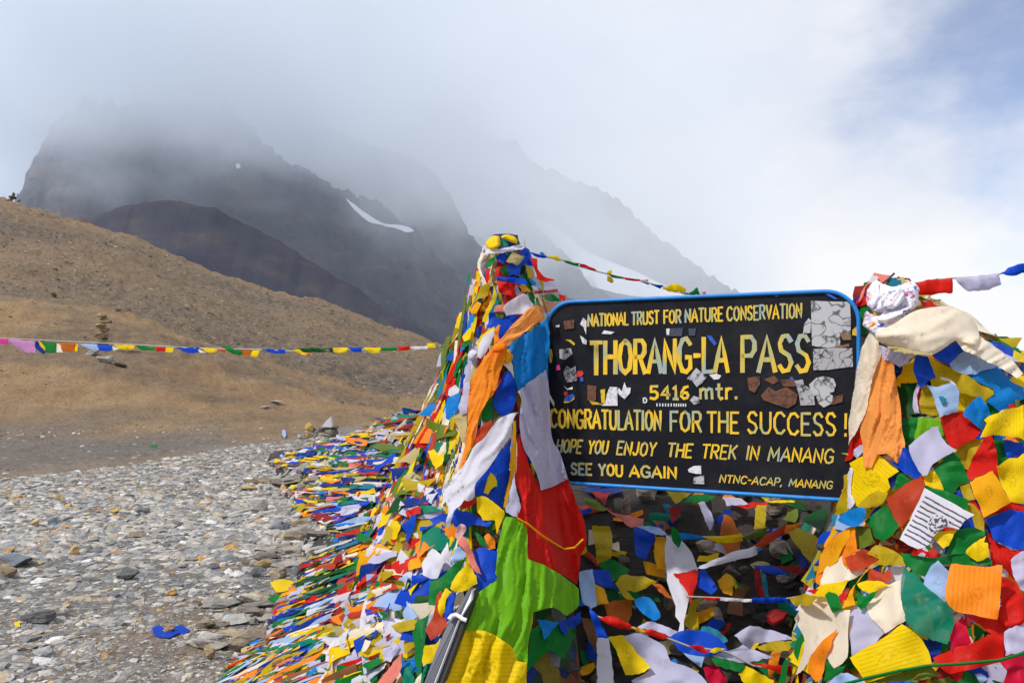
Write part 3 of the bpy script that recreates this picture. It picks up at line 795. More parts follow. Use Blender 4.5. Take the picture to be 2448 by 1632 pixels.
    f('crimson', 8, 'R5', '1478,1402 1655,1328 1655,1572 1502,1572 1530,1482')
    f('lav', 8, 'R5', '1558,682 1610,630 1655,618 1655,905 1622,882 1570,762', pr=0)
    f('orange', 10, 'R5', '1123,708 1310,724 1498,720 1476,1000 1452,1108 1300,1082 1158,1042 1093,970 1104,800', pr=3, label='orange square prayer flag with a faded print, under the long green fold', amp=.006)
    f('olive', 8, 'R5', '640,1500 960,1430 1045,1512 960,1535 520,1572')
    f('yellow', 10, 'R5', '393,1385 560,1288 772,1143 852,1190 922,1262 985,1420 720,1500 520,1570 450,1470', pr=3, label='large yellow prayer flag printed with grey lines, lowest on the bundle', amp=.006)
    # small cloths beside the post top
    f('green', 2, 'R4', '458,432 522,368 530,590 470,622')
    f('red', 3, 'R4', '428,352 528,318 528,382 460,402')
    f('blue', 2, 'R4', '462,328 528,278 528,335')
    f('red', 4, 'R4', '896,342 940,370 985,345 1035,402 930,408')
    f('amber', 2, 'R4', '412,555 450,535 460,600 415,610')
    f('red', 3, 'R4', '478,1262 492,1392 400,1502 355,1522 380,1402')
    f('lav', 4, 'R4', '428,1432 490,1385 492,1442 450,1492 420,1462')
right_bundle()
scarf('scarf', 'light orange scarf hanging in folds from the post right of the board', 'scarf', [
    ('hanging_end', 'peach', 'R4', '612,690 702,740 732,960 772,1180 782,1310 797,1400 740,1532 660,1462 590,1472 560,1562 488,1562 488,1382 470,1280 520,1052 590,800', dict(lift=.10, ang=6, wl=21, amp=.018, fit=True)),
], )
scarf('scarf', 'pale cream scarf hanging against the right edge of the board', 'scarf', [
    ('hanging_end', 'cream', 'R4', '540,585 592,650 622,740 582,850 542,1020 502,1180 442,1300 388,1402 388,1250 410,1000 460,800 488,680', dict(lift=.12, ang=12, wl=22, amp=.012, fit=True)),
])
scarf('scarf', 'long cream scarf blown out to the right from the knotted post top', 'scarf', [
    ('billowing_end', 'cream', 'R4', '580,590 720,515 860,430 1000,408 1090,400 1200,425 1285,500 1335,600 1300,690 1160,645 1080,700 985,748 850,738 700,702 600,645', dict(lift=.17, ang=70, wl=38, amp=.022, bulge=.035, fit=True)),
    ('under_fold', 'khaki', 'R4', '596,636 700,682 850,716 1000,738 980,752 850,746 700,712', dict(lift=.185, ang=80, wl=9, amp=.006, fit=True)),
    ('trailing_end', 'cream', 'R4', '1160,640 1300,600 1392,660 1535,762 1645,880 1600,912 1380,790 1220,715', dict(lift=.15, ang=60, wl=22, amp=.012, fit=True)),
])
scarf('scarf', 'crumpled translucent pinkish scarf bunched under the knotted white cloth', 'scarf', [
    ('bunched_cloth', 'lav', 'R4', '605,680 690,705 790,725 880,742 830,790 760,842 690,792 640,792', dict(lift=.11, ang=40, wl=9, amp=.012))])

# ------------------------------------------------------------------ left spire
def left_spire():
    f = flag
    f('yellow', 5, 'R2', '688,132 740,84 792,84 803,150 760,190 698,182', rounded=True, bulge=.03)
    f('yellow', 5, 'R2', '808,90 850,70 932,94 938,142 870,122', rounded=True, bulge=.03)
    f('teal', 4, 'R2', '778,130 830,100 872,152 820,174')
    f('dblue', 3, 'R2', '858,130 910,128 945,160 880,168')
    f('blue', 3, 'R2', '768,240 840,228 862,270 832,312 778,282')
    f('blue', 3, 'R2', '868,312 1000,180 1040,195 1082,332 985,310 962,402 878,402')
    f('khaki', 5, 'R2', '853,290 905,213 1003,250 950,322', pr=1, label='faded khaki square prayer flag near the top of the spire')
    f('red', 4, 'R2', '1048,258 1102,270 1112,350 1150,400 1252,440 1190,456 1110,432 1078,340')
    f('green', 4, 'R2', '680,335 690,290 770,238 762,272 725,330')
    f('mustard', 4, 'R2', '1008,308 1080,370 1078,422 1030,422')
    f('blue', 5, 'R2', '762,410 900,418 1010,428 1025,482 900,462 790,432')
    f('red', 3, 'R2', '778,440 870,468 912,572 850,562 790,532')
    f('dgreen', 3, 'R2', '798,350 850,308 892,392 832,407')
    f('red', 3, 'R2', '688,350 722,345 712,440 680,492')
    f('red', 3, 'R2', '768,340 807,330 792,412 758,412')
    f('amber', 4, 'R2', '950,475 1010,490 1060,540 1010,530 960,500')
    f('mustard', 4, 'R2', '742,398 702,562 620,602 553,682 608,580 638,500 690,470')
    f('amber', 4, 'R2', '548,680 590,600 652,630 612,712 570,717')
    f('yellow', 6, 'R2', '738,580 752,475 778,580 722,682 692,782 653,777 688,690')
    f('teal', 4, 'R2', '758,588 822,620 812,642 753,642')
    f('salmon', 5, 'R2', '758,650 832,640 837,702 753,697')
    f('olive', 4, 'R2', '758,710 842,700 822,752 778,752')
    f('white', 5, 'R2', '828,682 860,620 992,543 1032,580 1083,652 1020,712 850,727', label='crumpled white cloth below the spire top, above the orange scarf', pr=0, amp=.014)
    f('blue', 4, 'R2', '688,832 720,698 982,728 882,852 800,932 770,882 750,822', label='broad royal blue cloth under the crumpled white one on the spire')
    f('yellow', 5, 'R2', '612,1000 636,905 755,820 762,850 660,925 640,1010')
    f('white', 6, 'R2', '622,1002 655,920 752,853 722,962 642,1082 620,1062', rounded=True)
    f('blue', 5, 'R2', '863,1180 922,1260 938,1372 912,1472 850,1562 768,1502 743,1442 790,1300', label='dark blue leaf-shaped prayer flag beside the blue panel of the long banner', rounded=True)
    f('amber', 5, 'R2', '838,1020 880,1008 908,1060 880,1112 838,1102', rounded=True)
    f('cream', 4, 'R2', '820,1120 890,1080 905,1150 915,1240 870,1170')
    # ribbons blown to the right of the spire
    for c, s in (('sky', '1030,418 1112,470 1068,492'), ('lav', '1058,418 1162,430 1242,480 1272,512 1150,482'), ('red', '1080,528 1200,523 1270,513 1278,537 1210,547 1090,552'),
                 ('white', '1058,488 1180,492 1272,502 1200,523 1080,525'), ('green', '1118,568 1230,553 1305,612 1200,612'), ('red', '1278,558 1338,568 1332,612 1290,602'),
                 ('salmon', '1108,578 1200,620 1285,620 1200,692 1150,722'), ('yellow', '1108,618 1152,680 1163,752 1118,702')):
        f(c, 3, 'R2', s)
    # hanging at the left side
    f('white', 4, 'A8', '518,440 560,398 622,408 642,460 560,532 518,512', rounded=True, bulge=.03)
    f('red', 3, 'A8', '198,960 258,758 352,748 362,822 290,882 260,992')
    f('white', 4, 'A8', '263,960 290,878 360,828 412,890 400,932 300,982')
    f('sky', 4, 'A8', '248,1000 432,918 402,1032 400,1132 340,1202 290,1102')
    f('green', 3, 'A8', '328,560 328,488 422,468 432,562 340,742')
    f('dgreen', 3, 'A8', '198,610 312,528 322,652 240,692')
    f('yellow', 3, 'A8', '188,590 300,500 320,530 200,610')
    f('sky', 3, 'A8', '325,380 410,330 480,380 360,470')
    f('yellow', 4, 'A8', '440,240 540,120 562,170 530,270 470,292')
    f('green', 4, 'A8', '420,330 520,270 545,320 470,370')
    f('lav', 4, 'A8', '438,960 470,808 542,788 532,1002 502,1192 430,1202 398,1112')
    f('khaki', 3, 'A8', '348,1230 432,1078 502,1200 492,1562 440,1542 398,1402')
    f('green', 4, 'A8', '688,1090 832,938 842,1132 832,1272 690,1292')
    f('rred', 6, 'A8', '638,1402 812,1268 812,1352 740,1472 640,1572 608,1572', rounded=True)
    f('blue', 2, 'A6', '1162,238 1142,700 1092,900 1062,1132 880,992 700,952 720,800 850,650 1000,440')
    f('yellow', 3, 'A6', '898,668 960,720 992,840 930,862 870,952 818,930 850,800')
    f('amber', 5, 'A6', '1188,38 1222,38 1227,600 1190,752 1102,1052 1060,1122 1068,1052 1130,800 1158,500 1178,250')
    f('lav', 5, 'A6', '1222,638 1212,800 1272,1052 1272,1132 1240,1232 1088,1172 1088,1100 1180,780', pr=0)
    f('yellow', 7, 'A6', '733,982 790,958 870,1000 1072,1150 1083,1192 1020,1332 980,1442 958,1280 860,1270 800,1272 738,1132', label='yellow prayer flag left of the top of the lime green banner panel')
    f('blue', 5, 'A6', '428,1230 500,1128 650,1178 760,1228 880,1278 922,1302 860,1362 700,1312 600,1382 460,1352')
    f('red', 5, 'A6', '523,1092 560,1038 732,1003 722,1052 560,1132')
    f('pink', 7, 'A6', '463,1442 492,1350 532,1308 592,1340 592,1392 500,1562')
    f('orange', 4, 'A6', '820,1470 870,1430 950,1510 960,1620 880,1640')
    f('green', 5, 'A6', '715,1415 760,1440 860,1570 800,1600 740,1520')
    f('salmon', 9, 'A7', '598,80 642,0 692,40 722,110 762,180 802,310 857,407 780,362 713,280 698,190', label='salmon pink twisted cloth with a pointed tail, above the grey post')
    f('blue', 6, 'A7', '768,150 860,128 1062,183 1042,310 1012,460 930,542 870,607 778,572 800,500 740,300', label='large royal blue prayer flag just above the grey post')
    f('yellow', 8, 'A7', '523,530 600,400 705,273 772,370 807,500 740,552 620,602 530,582', label='yellow fan-shaped prayer flag at the head of the grey post')
    f('green', 6, 'A7', '308,490 400,450 560,308 692,228 642,342 530,502 520,562 400,592 350,752 288,742')
    f('pale', 5, 'A7', '520,290 560,160 610,110 690,190 680,230 560,290')
    f('green', 4, 'A7', '328,760 270,960 250,1100 242,1252 200,1422 148,1402 138,1150 108,1000 160,918 280,848')
    f('rred', 6, 'A7', '380,640 442,588 412,702 402,782 462,862 492,962 320,1112 253,1002 338,840')
    f('yellow', 7, 'A7', '398,700 468,558 532,588 472,692 462,802 420,862 388,782')
    f('blue', 7, 'A7', '458,760 498,640 582,598 562,722 540,872 470,892', rounded=True)
    f('yellow', 7, 'A7', '243,1160 350,1150 422,1088 392,1202 340,1322 230,1392 218,1302')
    f('white', 6, 'A7', '218,300 290,178 330,128 420,200 490,60 502,232 432,322 380,452 300,457 228,412', pr=0, amp=.014)
    f('teal', 5, 'A7', '200,1568 235,1420 275,1320 300,1340 240,1480 225,1568')
    f('teal', 4, 'A7', '10,1568 20,1440 70,1380 130,1500 120,1568')
    f('cream', 4, 'A7', '120,1568 215,1450 205,1568')
    # under and beside the green banner
    f('green', 2, 'R3', '770,1250 880,1195 1042,1258 960,1422 880,1372 790,1452 735,1520')
    f('sky', 4, 'R3', '805,1188 932,1208 850,1312'); f('blue', 4, 'R3', '930,1210 1060,1148 1065,1200 965,1292')
    f('dred', 3, 'R3', '713,1108 760,1138 782,1190 767,1282 738,1282')
    f('mustard', 4, 'R3', '570,880 620,900 655,965 610,1035 565,940')
left_spire()
scarf('scarf', 'orange scarf knotted round the spire, its tail hanging left of the board', 'scarf', [
    ('upper_end', 'peach', 'R2', '1058,660 1112,648 1132,700 1160,762 1000,872 842,990 790,962 800,930 880,830 972,730', dict(lift=.14, ang=52, wl=11, amp=.014)),
    ('hanging_end', 'orange', 'S', '1177,833 1192,822 1207,830 1203,863 1192,907 1180,942 1162,962 1143,1000 1134,1057 1122,1080 1103,1119 1097,1122 1107,1082 1115,1048 1118,1000 1120,951 1127,907 1142,877', dict(lift=.115, ang=18, wl=17, amp=.018)),
    ('knot', 'orange', 'R2', '742,985 800,945 850,965 845,1005 800,1030 745,1025', dict(lift=.15, bulge=.05, rounded=True)),
    ('loose_end', 'orange', 'R2', '752,980 758,850 790,800 803,805 790,880 800,950', dict(lift=.13)),
])
scarf('scarf', 'white scarf sweeping down to the left across the spire', 'scarf', [
    ('hanging_end', 'white', 'S', '1240,984 1221,986 1198,997 1179,1014 1154,1047 1134,1065 1107,1113 1080,1142 1057,1168 1061,1191 1073,1220 1066,1245 1071,1268 1080,1243 1086,1220 1101,1208 1109,1193 1119,1197 1134,1186 1138,1153 1163,1124 1191,1084 1220,1038 1229,1000', dict(lift=.15, ang=40, wl=30, amp=.014))])
scarf('scarf', 'white scarf tied as a band round the top of the spire', 'scarf', [
    ('band', 'white', 'R2', '655,180 690,184 800,188 962,153 993,165 983,192 800,222 680,227 658,212', dict(lift=.10, ang=95, wl=9, amp=.006)),
    ('loop', 'cream', 'R2', '668,198 638,250 618,330 648,420 682,495 694,470 662,400 642,330 664,250 695,222', dict(lift=.09, rounded=True)),
])

# ------------------------------------------------------------------ five-colour banner in front of the board's left edge
scarf('banner', 'long five-colour banner hanging over the left edge of the sign board', 'banner', [
    ('blue_panel', 'sky', 'A8', '1500,15 1532,200 1535,400 1492,642 1390,722 1272,812 1148,912 1130,902 1095,760 1080,580 1040,470 960,365 1180,235 1340,130 1440,60', dict(lift=.085, ang=8, wl=24, amp=.02)),
    ('white_panel', 'lav', 'S', '1238,936 1263,916 1286,898 1305,883 1313,932 1315,1008 1319,1044 1343,1093 1357,1143 1315,1165 1294,1173 1278,1121 1254,1072 1242,1024 1246,961', dict(lift=.10, ang=-12, wl=22, amp=.017)),
    ('red_panel', 'red', 'R3', '690,105 720,120 760,280 830,420 880,400 985,355 1032,480 1092,640 1095,740 1062,820 1047,992 960,932 850,872 740,822 742,700 690,582 712,500 680,380', dict(lift=.08, ang=-8, wl=18, amp=.018)),
    ('green_panel', 'lime', 'R3', '608,580 690,598 742,660 748,830 860,878 1000,968 1052,1010 1047,1112 985,1168 900,1122 780,1152 775,1200 762,1292 745,1445 690,1440 640,1352 500,1292 378,1252 400,1150 455,1038 545,960 570,760', dict(lift=.115, ang=12, wl=22, amp=.026)),
    ('yellow_panel', 'yellow', 'R3', '380,1248 490,1262 580,1302 655,1352 690,1440 745,1450 735,1590 660,1640 300,1640 222,1600 290,1430 360,1290', dict(lift=.14, ang=28, wl=34, amp=.022, pr=1)),
], over_sign=True)

# ------------------------------------------------------------------ lattice of flags strung through the hollow under the board
def hollow():
    f = flag
    # back row, close under the board
    for c, l, s in (('green', 1, '990,188 1100,128 1242,150 1150,192'), ('mustard', 1, '868,108 1062,123 990,172 940,202'), ('lav', 1, '1298,148 1442,165 1492,207 1330,217'),
                    ('red', 1, '1408,217 1520,192 1642,193 1640,217 1480,237'), ('yellow', 0, '1618,168 1852,178 1842,192 1650,192'), ('salmon', 2, '418,248 520,280 702,318 692,362 600,382 520,322'),
                    ('dred', 0, '888,228 987,223 962,302 910,352'), ('olive', 0, '238,158 300,168 422,240 380,262 270,212'), ('mustard', 1, '1548,218 1632,208 1622,382 1538,402'),
                    ('lav', 1, '1108,188 1162,183 1232,330 1202,412 1150,292'), ('dred', 1, '1698,678 1932,668 1942,722 1850,732'), ('blue', 1, '1528,668 1692,678 1802,730 1700,742 1560,692'),
                    ('dred', 0, '300,110 440,110 400,215'), ('dblue', 0, '200,80 530,85 520,115 280,110'), ('rust', 1, '1278,432 1312,278 1362,300 1412,402 1442,442 1432,562 1330,582'),
                    ('dred', 1, '1540,690 1580,680 1620,900 1600,920 1550,860'), ('cyan', 1, '1590,690 1620,720 1655,920 1620,930 1600,820')):
        f(c, l, 'R6', s)
    f('mustard', 3, 'R6', '1788,412 1870,388 2002,450 2092,532 2022,702 1960,642 1850,502', label='tan yellow cloth stretched across the right side of the hollow')
    f('dgreen', 2, 'R6', '1898,332 1990,258 2106,223 2106,452 1990,372')
    f('mustard', 3, 'R6', '298,365 442,370 462,480 452,622 348,662 320,500', label='mustard yellow flag hanging beside the red banner panel', ang=90)
    f('blue', 3, 'R6', '623,382 700,390 792,440 762,522 710,632 638,582 623,480')
    f('pale', 5, 'R6', '638,377 720,370 832,395 882,442 780,432 700,397')
    f('amber', 4, 'R6', '788,450 862,460 872,562 862,712 800,692 780,602')
    f('amber', 2, 'R6', '695,640 790,660 862,720 862,770 780,750 720,740')
    f('white', 6, 'R6', '868,440 902,440 982,480 1062,580 1112,702 1000,722 928,747 1012,832 1037,902 1000,1152 985,1212 953,1202 975,1112 940,1062 945,982 888,822 863,640', label='white cloth twisted into a long point in the middle of the hollow', amp=.02, ang=0, pr=0)
    f('red', 7, 'R6', '923,737 1112,703 1092,842 1050,962 1035,882 980,802')
    f('blue', 6, 'R6', '1108,722 1162,693 1262,850 1212,892 1108,832')
    f('mustard', 4, 'R6', '1058,932 1152,918 1102,992 1122,1162 1090,1178 1008,1132')
    f('green', 4, 'R6', '353,672 400,638 480,633 592,710 540,762 460,802 388,702')
    f('blue', 4, 'R6', '298,702 432,708 482,842 400,832 328,802')
    f('pale', 6, 'R6', '203,722 302,698 332,820 342,982 300,1002 238,962 213,852', pr=0)
    f('amber', 4, 'R6', '323,812 402,858 432,962 338,972')
    f('rust', 3, 'R6', '388,962 500,935 602,928 612,1002 580,1112 430,1062')
    f('brown', 2, 'R6', '215,1060 330,1090 350,1250 330,1330 260,1200')
    f('mustard', 5, 'R6', '483,812 540,748 682,753 802,790 650,872 560,862 642,942 560,922', label='mustard yellow flag folded in a loop left of the twisted white cloth')
    f('dgreen', 3, 'R6', '390,840 500,850 510,920 440,930'); f('dgreen', 3, 'R6', '640,880 790,900 830,950 700,930')
    f('rust', 4, 'R6', '745,800 830,820 920,930 840,890')
    f('sky', 5, 'R6', '633,932 742,918 822,1042 792,1092 720,1062 658,1002', rounded=True)
    f('white', 5, 'R6', '345,1222 432,1218 452,1382 475,1600 335,1600 343,1402', ang=90, label='off-white strip hanging straight down at the bottom of the hollow', pr=0)
    f('yellow', 5, 'R6', '433,1217 540,1198 642,1332 748,1452 680,1492 560,1502 498,1352', label='yellow flag hanging beside the off-white strip')
    f('lav', 4, 'R6', '543,1202 682,1193 852,1290 902,1402 1050,1452 1142,1512 1202,1600 700,1600 600,1552 742,1472 642,1332', label='large crumpled pale cloth at the bottom of the hollow', amp=.03, pr=0)
    f('lav', 5, 'R6', '648,1142 760,1098 962,1172 900,1212 800,1172', pr=0)
    f('blue', 6, 'R6', '888,1222 1000,1163 1182,1178 1302,1250 1332,1312 1200,1362 1000,1332', label='wide royal blue cloth sagging over the bottom of the hollow')
    f('lav', 5, 'R6', '1208,1352 1500,1313 1692,1367 1480,1412 1350,1392', pr=0)
    f('green', 6, 'R6', '1198,1350 1340,1388 1482,1430 1430,1482 1250,1432')
    f('crimson', 4, 'R6', '1150,1450 1250,1420 1340,1540 1240,1600 1180,1540')
    f('yellow', 6, 'R6', '1418,1502 1480,1433 1695,1552 1682,1600 1500,1600')
    f('lav', 4, 'R6', '1388,1202 1500,1128 1600,1148 1762,1190 1862,1232 1700,1252 1560,1262 1500,1312', amp=.03, pr=0)
    f('cyan', 5, 'R6', '1123,1162 1170,1133 1272,1170 1337,1252 1240,1252 1160,1212', rounded=True)
    f('mustard', 4, 'R6', '1548,1292 1700,1248 1852,1250 1802,1322 1620,1322')
    f('dred', 4, 'R6', '1628,1062 1700,1008 1792,1030 1782,1082 1680,1132', rounded=True, bulge=.04)
    f('mustard', 4, 'R6', '1808,932 1920,888 2022,910 1960,972 1850,982'); f('red', 4, 'R6', '1928,862 2032,848 2002,892')
    f('blue', 4, 'R6', '1780,940 1830,960 1900,1040 1860,1020'); f('amber', 3, 'R6', '1260,790 1330,730 1380,800 1370,900 1300,880')
    f('green', 3, 'R6', '1370,760 1400,790 1460,860 1420,840'); f('dblue', 2, 'R6', '1860,580 1930,600 1960,700 1890,690')
hollow()

# ------------------------------------------------------------------ strings of flags: a cord with its flags as parts
def tube(name, path, rad, mat, parent=None, n=5):
    path = [Vector(p) for p in path]; V, F = [], []
    for i, p in enumerate(path):
        t = (path[min(i + 1, len(path) - 1)] - path[max(i - 1, 0)]).normalized()
        a = t.cross(Vector((0, 0, 1))); a = a.normalized() if a.length > 1e-3 else Vector((1, 0, 0)); b = t.cross(a)
        for k in range(n):
            q = 2 * math.pi * k / n; V.append(p + (a * math.cos(q) + b * math.sin(q)) * rad)
    for i in range(len(path) - 1):
        for k in range(n): F.append((i * n + k, i * n + (k + 1) % n, (i + 1) * n + (k + 1) % n, (i + 1) * n + k))
    o = mesh_obj(name, V, F, mat)
    if parent is not None: adopt(o, parent)
    return o
def inv_depth(xa, da, xb, db):
    return lambda px, py: 1.0 / (1 / da + (1 / db - 1 / da) * (px - xa) / (xb - xa))
def string(label, cordpts, depth, flags, rad=.004, group=None, cord_mat=None):
    cp = [P(x, y, depth(x, y)) for x, y in cordpts]
    root = empty('prayer_flag_string', cp[0]); tag(root, label, 'prayer flag string', group)
    fine = []
    for a, b in zip(cp[:-1], cp[1:]):
        for k in range(6): fine.append(a.lerp(b, k / 6))
    fine.append(cp[-1]); tube('cord', fine, rad, cord_mat or M_CORD, root)
    for c, reg, s in flags:
        p = pts(reg, s); sz = math.sqrt(np.ptp(np.array(p)[:, 0]) * np.ptp(np.array(p)[:, 1]))
        Dm = depth(np.mean([q[0] for q in p]), 0)
        cloth('flag', p, fabric(c, 0), depth=depth, lift=.006, amp=sz / FPX * Dm * .10, bulge=sz / FPX * Dm * .08, parent=root)
    return root
dS1 = inv_depth(1100, 3.40, 0, 6.5)
string('long string of small prayer flags stretched level across the tan hill to the spire', [(1125, 818), (1098, 822), (1022, 832), (985, 832), (910, 836), (835, 836), (700, 839), (620, 835), (480, 833), (325, 824), (185, 817), (80, 812), (0, 808), (-120, 800)], dS1, [
    ('magenta', 'Z1', '-20,1280 62,1286 60,1332 -20,1318'), ('lilac', 'Z1', '60,1286 265,1302 265,1388 200,1386 100,1336'), ('dblue', 'Z1', '262,1306 285,1305 335,1368 330,1402 265,1352'), ('yellow', 'Z1', '272,1305 304,1306 340,1350 335,1375'),
    ('green', 'Z1', '300,1305 422,1312 418,1392 340,1393'), ('cream', 'Z1', '425,1318 452,1328 472,1388 424,1386'), ('rust', 'Z1', '440,1312 568,1322 562,1380 472,1380'), ('yellow', 'Z1', '565,1320 584,1322 580,1380 560,1380'),
    ('pale', 'Z1', '588,1318 732,1326 740,1372 640,1350'), ('blue', 'Z1', '722,1326 848,1334 832,1376 748,1376'), ('white', 'Z1', '840,1336 892,1360 850,1374'), ('yellow', 'Z1', '848,1326 1012,1334 1000,1364 900,1362'),
    ('green', 'Z1', '1016,1330 1162,1348 1160,1374 1060,1367'), ('red', 'Z1', '1163,1346 1246,1350 1240,1380 1168,1376'), ('yellow', 'Z1', '1243,1349 1302,1350 1296,1387 1238,1382'), ('blue', 'Z1', '1306,1344 1492,1350 1480,1390 1400,1390'),
    ('white', 'Z1', '1480,1360 1550,1388 1500,1390'), ('yellow', 'Z1', '1498,1350 1642,1356 1612,1387 1560,1387'), ('red', 'Z1', '1618,1368 1692,1370 1690,1390'), ('green', 'Z1', '1658,1346 1692,1342 1822,1374 1820,1407 1750,1397'),
    ('rust', 'Z1', '1813,1368 1892,1370 1886,1412 1818,1407'), ('yellow', 'Z1', '1883,1368 1952,1370 1922,1422 1878,1414'), ('blue', 'Z1', '1958,1358 2132,1364 2142,1397 2040,1392'), ('yellow', 'Z2', '233,1038 282,1033 348,1067 290,1062'),
    ('red', 'Z2', '280,1042 310,1045 345,1068 310,1062'), ('dgreen', 'Z2', '263,1028 350,1024 462,1028 462,1048 300,1048'), ('yellow', 'Z2', '463,1023 552,1023 542,1052 473,1052'), ('blue', 'Z2', '553,1023 632,1020 627,1047 578,1047'),
    ('yellow', 'Z2', '638,1023 737,1023 727,1052 680,1054'), ('green', 'Z2', '733,1023 832,1020 827,1040 748,1040'), ('red', 'Z2', '833,1016 907,1013 892,1037 838,1040'), ('white', 'Z2', '903,1018 1002,1013 1002,1032 918,1034'),
    ('yellow', 'Z2', '998,998 1042,998 1047,1024 1003,1027'), ('green', 'Z2', '1043,1013 1112,1008 1112,1024'), ('red', 'Z2', '1113,1008 1200,996 1185,1024 1118,1027')])
dS2 = inv_depth(1245, 3.38, 1690, 3.75)
string('string of prayer flags sloping from the spire top down behind the sign board', [(1250, 600), (1305, 614), (1345, 622), (1382, 636), (1432, 650), (1453, 655), (1492, 664), (1530, 671), (1580, 684), (1620, 695), (1690, 712), (1760, 735)], dS2, [
    ('blue', 'Z4', '285,178 380,200 452,215 440,242 330,222'), ('sky', 'Z4', '373,185 400,178 442,205 400,207'), ('yellow', 'Z4', '463,223 540,213 612,265 560,267'), ('green', 'Z4', '603,260 772,290 770,324 680,302'),
    ('red', 'Z4', '768,288 850,308 987,380 900,357 790,327'), ('yellow', 'Z4', '1053,382 1080,360 1107,365 1100,402 1060,412'), ('green', 'Z4', '1063,396 1227,432 1220,452 1110,432'), ('mustard', 'Z4', '1058,410 1110,440 1122,482 1100,492 1055,467'),
    ('red', 'Z4', '1223,433 1392,453 1380,474 1240,457'), ('salmon', 'Z4', '1393,460 1472,453 1465,477'), ('blue', 'Z4', '1388,478 1482,490 1470,507'), ('blue', 'Z4', '1488,503 1622,510 1590,547'),
    ('yellow', 'Z4', '1598,547 1742,493 1857,545 1842,577 1720,582'), ('green', 'Z4', '1738,580 1870,590 1960,528 1992,605 1850,607'), ('salmon', 'Z4', '2010,580 2045,572 2048,600 2015,602')], rad=.003)
dS3 = inv_depth(2180, 2.80, 2500, 2.62)
string('string of three large prayer flags flying from the right post top against the sky', [(2165, 680), (2186, 677), (2230, 669), (2278, 665), (2335, 662), (2390, 655), (2440, 634), (2560, 596)], dS3, [
    ('red', 'R4', '855,230 1000,204 1140,197 1140,300 1000,312 890,320'), ('lav', 'R4', '1145,195 1300,182 1472,165 1494,247 1380,277 1270,292 1200,257'), ('blue', 'R4', '1488,165 1540,125 1640,88 1700,70 1700,140 1652,157 1560,180')], rad=.003)
dS4 = lambda px, py: 3.22 - .0002 * (px - 1640)
string('twisted string of red and white prayer flags crossing the hollow on a slant', [(1672, 1354), (1720, 1338), (1808, 1310), (1860, 1275), (1922, 1250)], dS4, [
    ('white', 'R6', '1108,697 1300,600 1552,518 1562,592 1400,632 1170,692'), ('rred', 'R6', '1538,522 1662,418 1780,362 1780,430 1720,462 1600,532'), ('orange', 'R6', '1770,368 1902,343 1862,387 1770,432')])
string('string of blue and yellow prayer flags high across the hollow', [(1600, 1280), (1680, 1282), (1775, 1283), (1840, 1265)], lambda px, py: 3.40, [
    ('green', 'R6', '908,368 962,408 982,480 965,542 913,480'), ('sky', 'R6', '948,418 1152,448 1140,467 958,477'), ('yellow', 'R6', '1148,453 1300,448 1447,428 1452,482 1300,502'), ('olive', 'R6', '1448,458 1540,418 1642,373 1632,442 1500,472')])
string('string of thin red, white and blue prayer flags low across the hollow', [(1640, 1425), (1720, 1428), (1797, 1434), (1880, 1430), (1950, 1418)], lambda px, py: 3.15, [
    ('red', 'R6', '1148,913 1282,918 1282,937 1180,937'), ('white', 'R6', '1278,918 1522,928 1522,952 1280,940'), ('blue', 'R6', '1518,918 1782,913 1792,947 1640,962 1520,952')])
string('string of small red and yellow prayer flags sagging over the bottom of the hollow', [(1420, 1470), (1512, 1500), (1600, 1526), (1650, 1545), (1735, 1556), (1800, 1590), (1900, 1602)], lambda px, py: 2.78, [
    ('red', 'R6', '348,1072 450,1058 602,1120 592,1157 480,1142'), ('blue', 'R6', '278,990 340,1050 432,1222 348,1222 308,1100'), ('red', 'R6', '678,1167 770,1158 892,1220 830,1232 740,1202'), ('amber', 'R6', '608,1135 690,1155 720,1180 650,1175'),
    ('red', 'R6', '1038,1282 1120,1278 1197,1330 1150,1342'), ('yellow', 'R6', '1193,1330 1240,1298 1322,1305 1240,1337'), ('red', 'R6', '1478,1408 1852,1440 1842,1482 1770,1512 1640,1452'), ('green', 'R6', '1768,1488 1900,1508 1990,1550 1960,1580 1850,1540')])
def surf(px, py, tree, lift):
    p, n = hit(px, py, tree); return (p.y if p is not None else 3.0) - lift
cordg = [(1995, 1640), (2072, 1620), (2150, 1602), (2218, 1590), (2300, 1585), (2390, 1577), (2448, 1560), (2540, 1530)]
g = tube('green_cord', [P(x, y, surf(min(x, 2440), min(y, 1625), BUNDLE_BVH, .175)) for x, y in cordg], .0045, fabric('green'))
tag(g, 'thin green cord strung across the bottom right of the flag bundle', 'cord')
g = tube('green_cord', [P(x, y, surf(x, y, SPIRE_BVH, .125)) for x, y in ((1236, 1238), (1262, 1252), (1292, 1277), (1320, 1295), (1348, 1312), (1375, 1308), (1394, 1288))], .004, fabric('amber'))
tag(g, 'thin yellow cord lying across the red banner panel', 'cord')

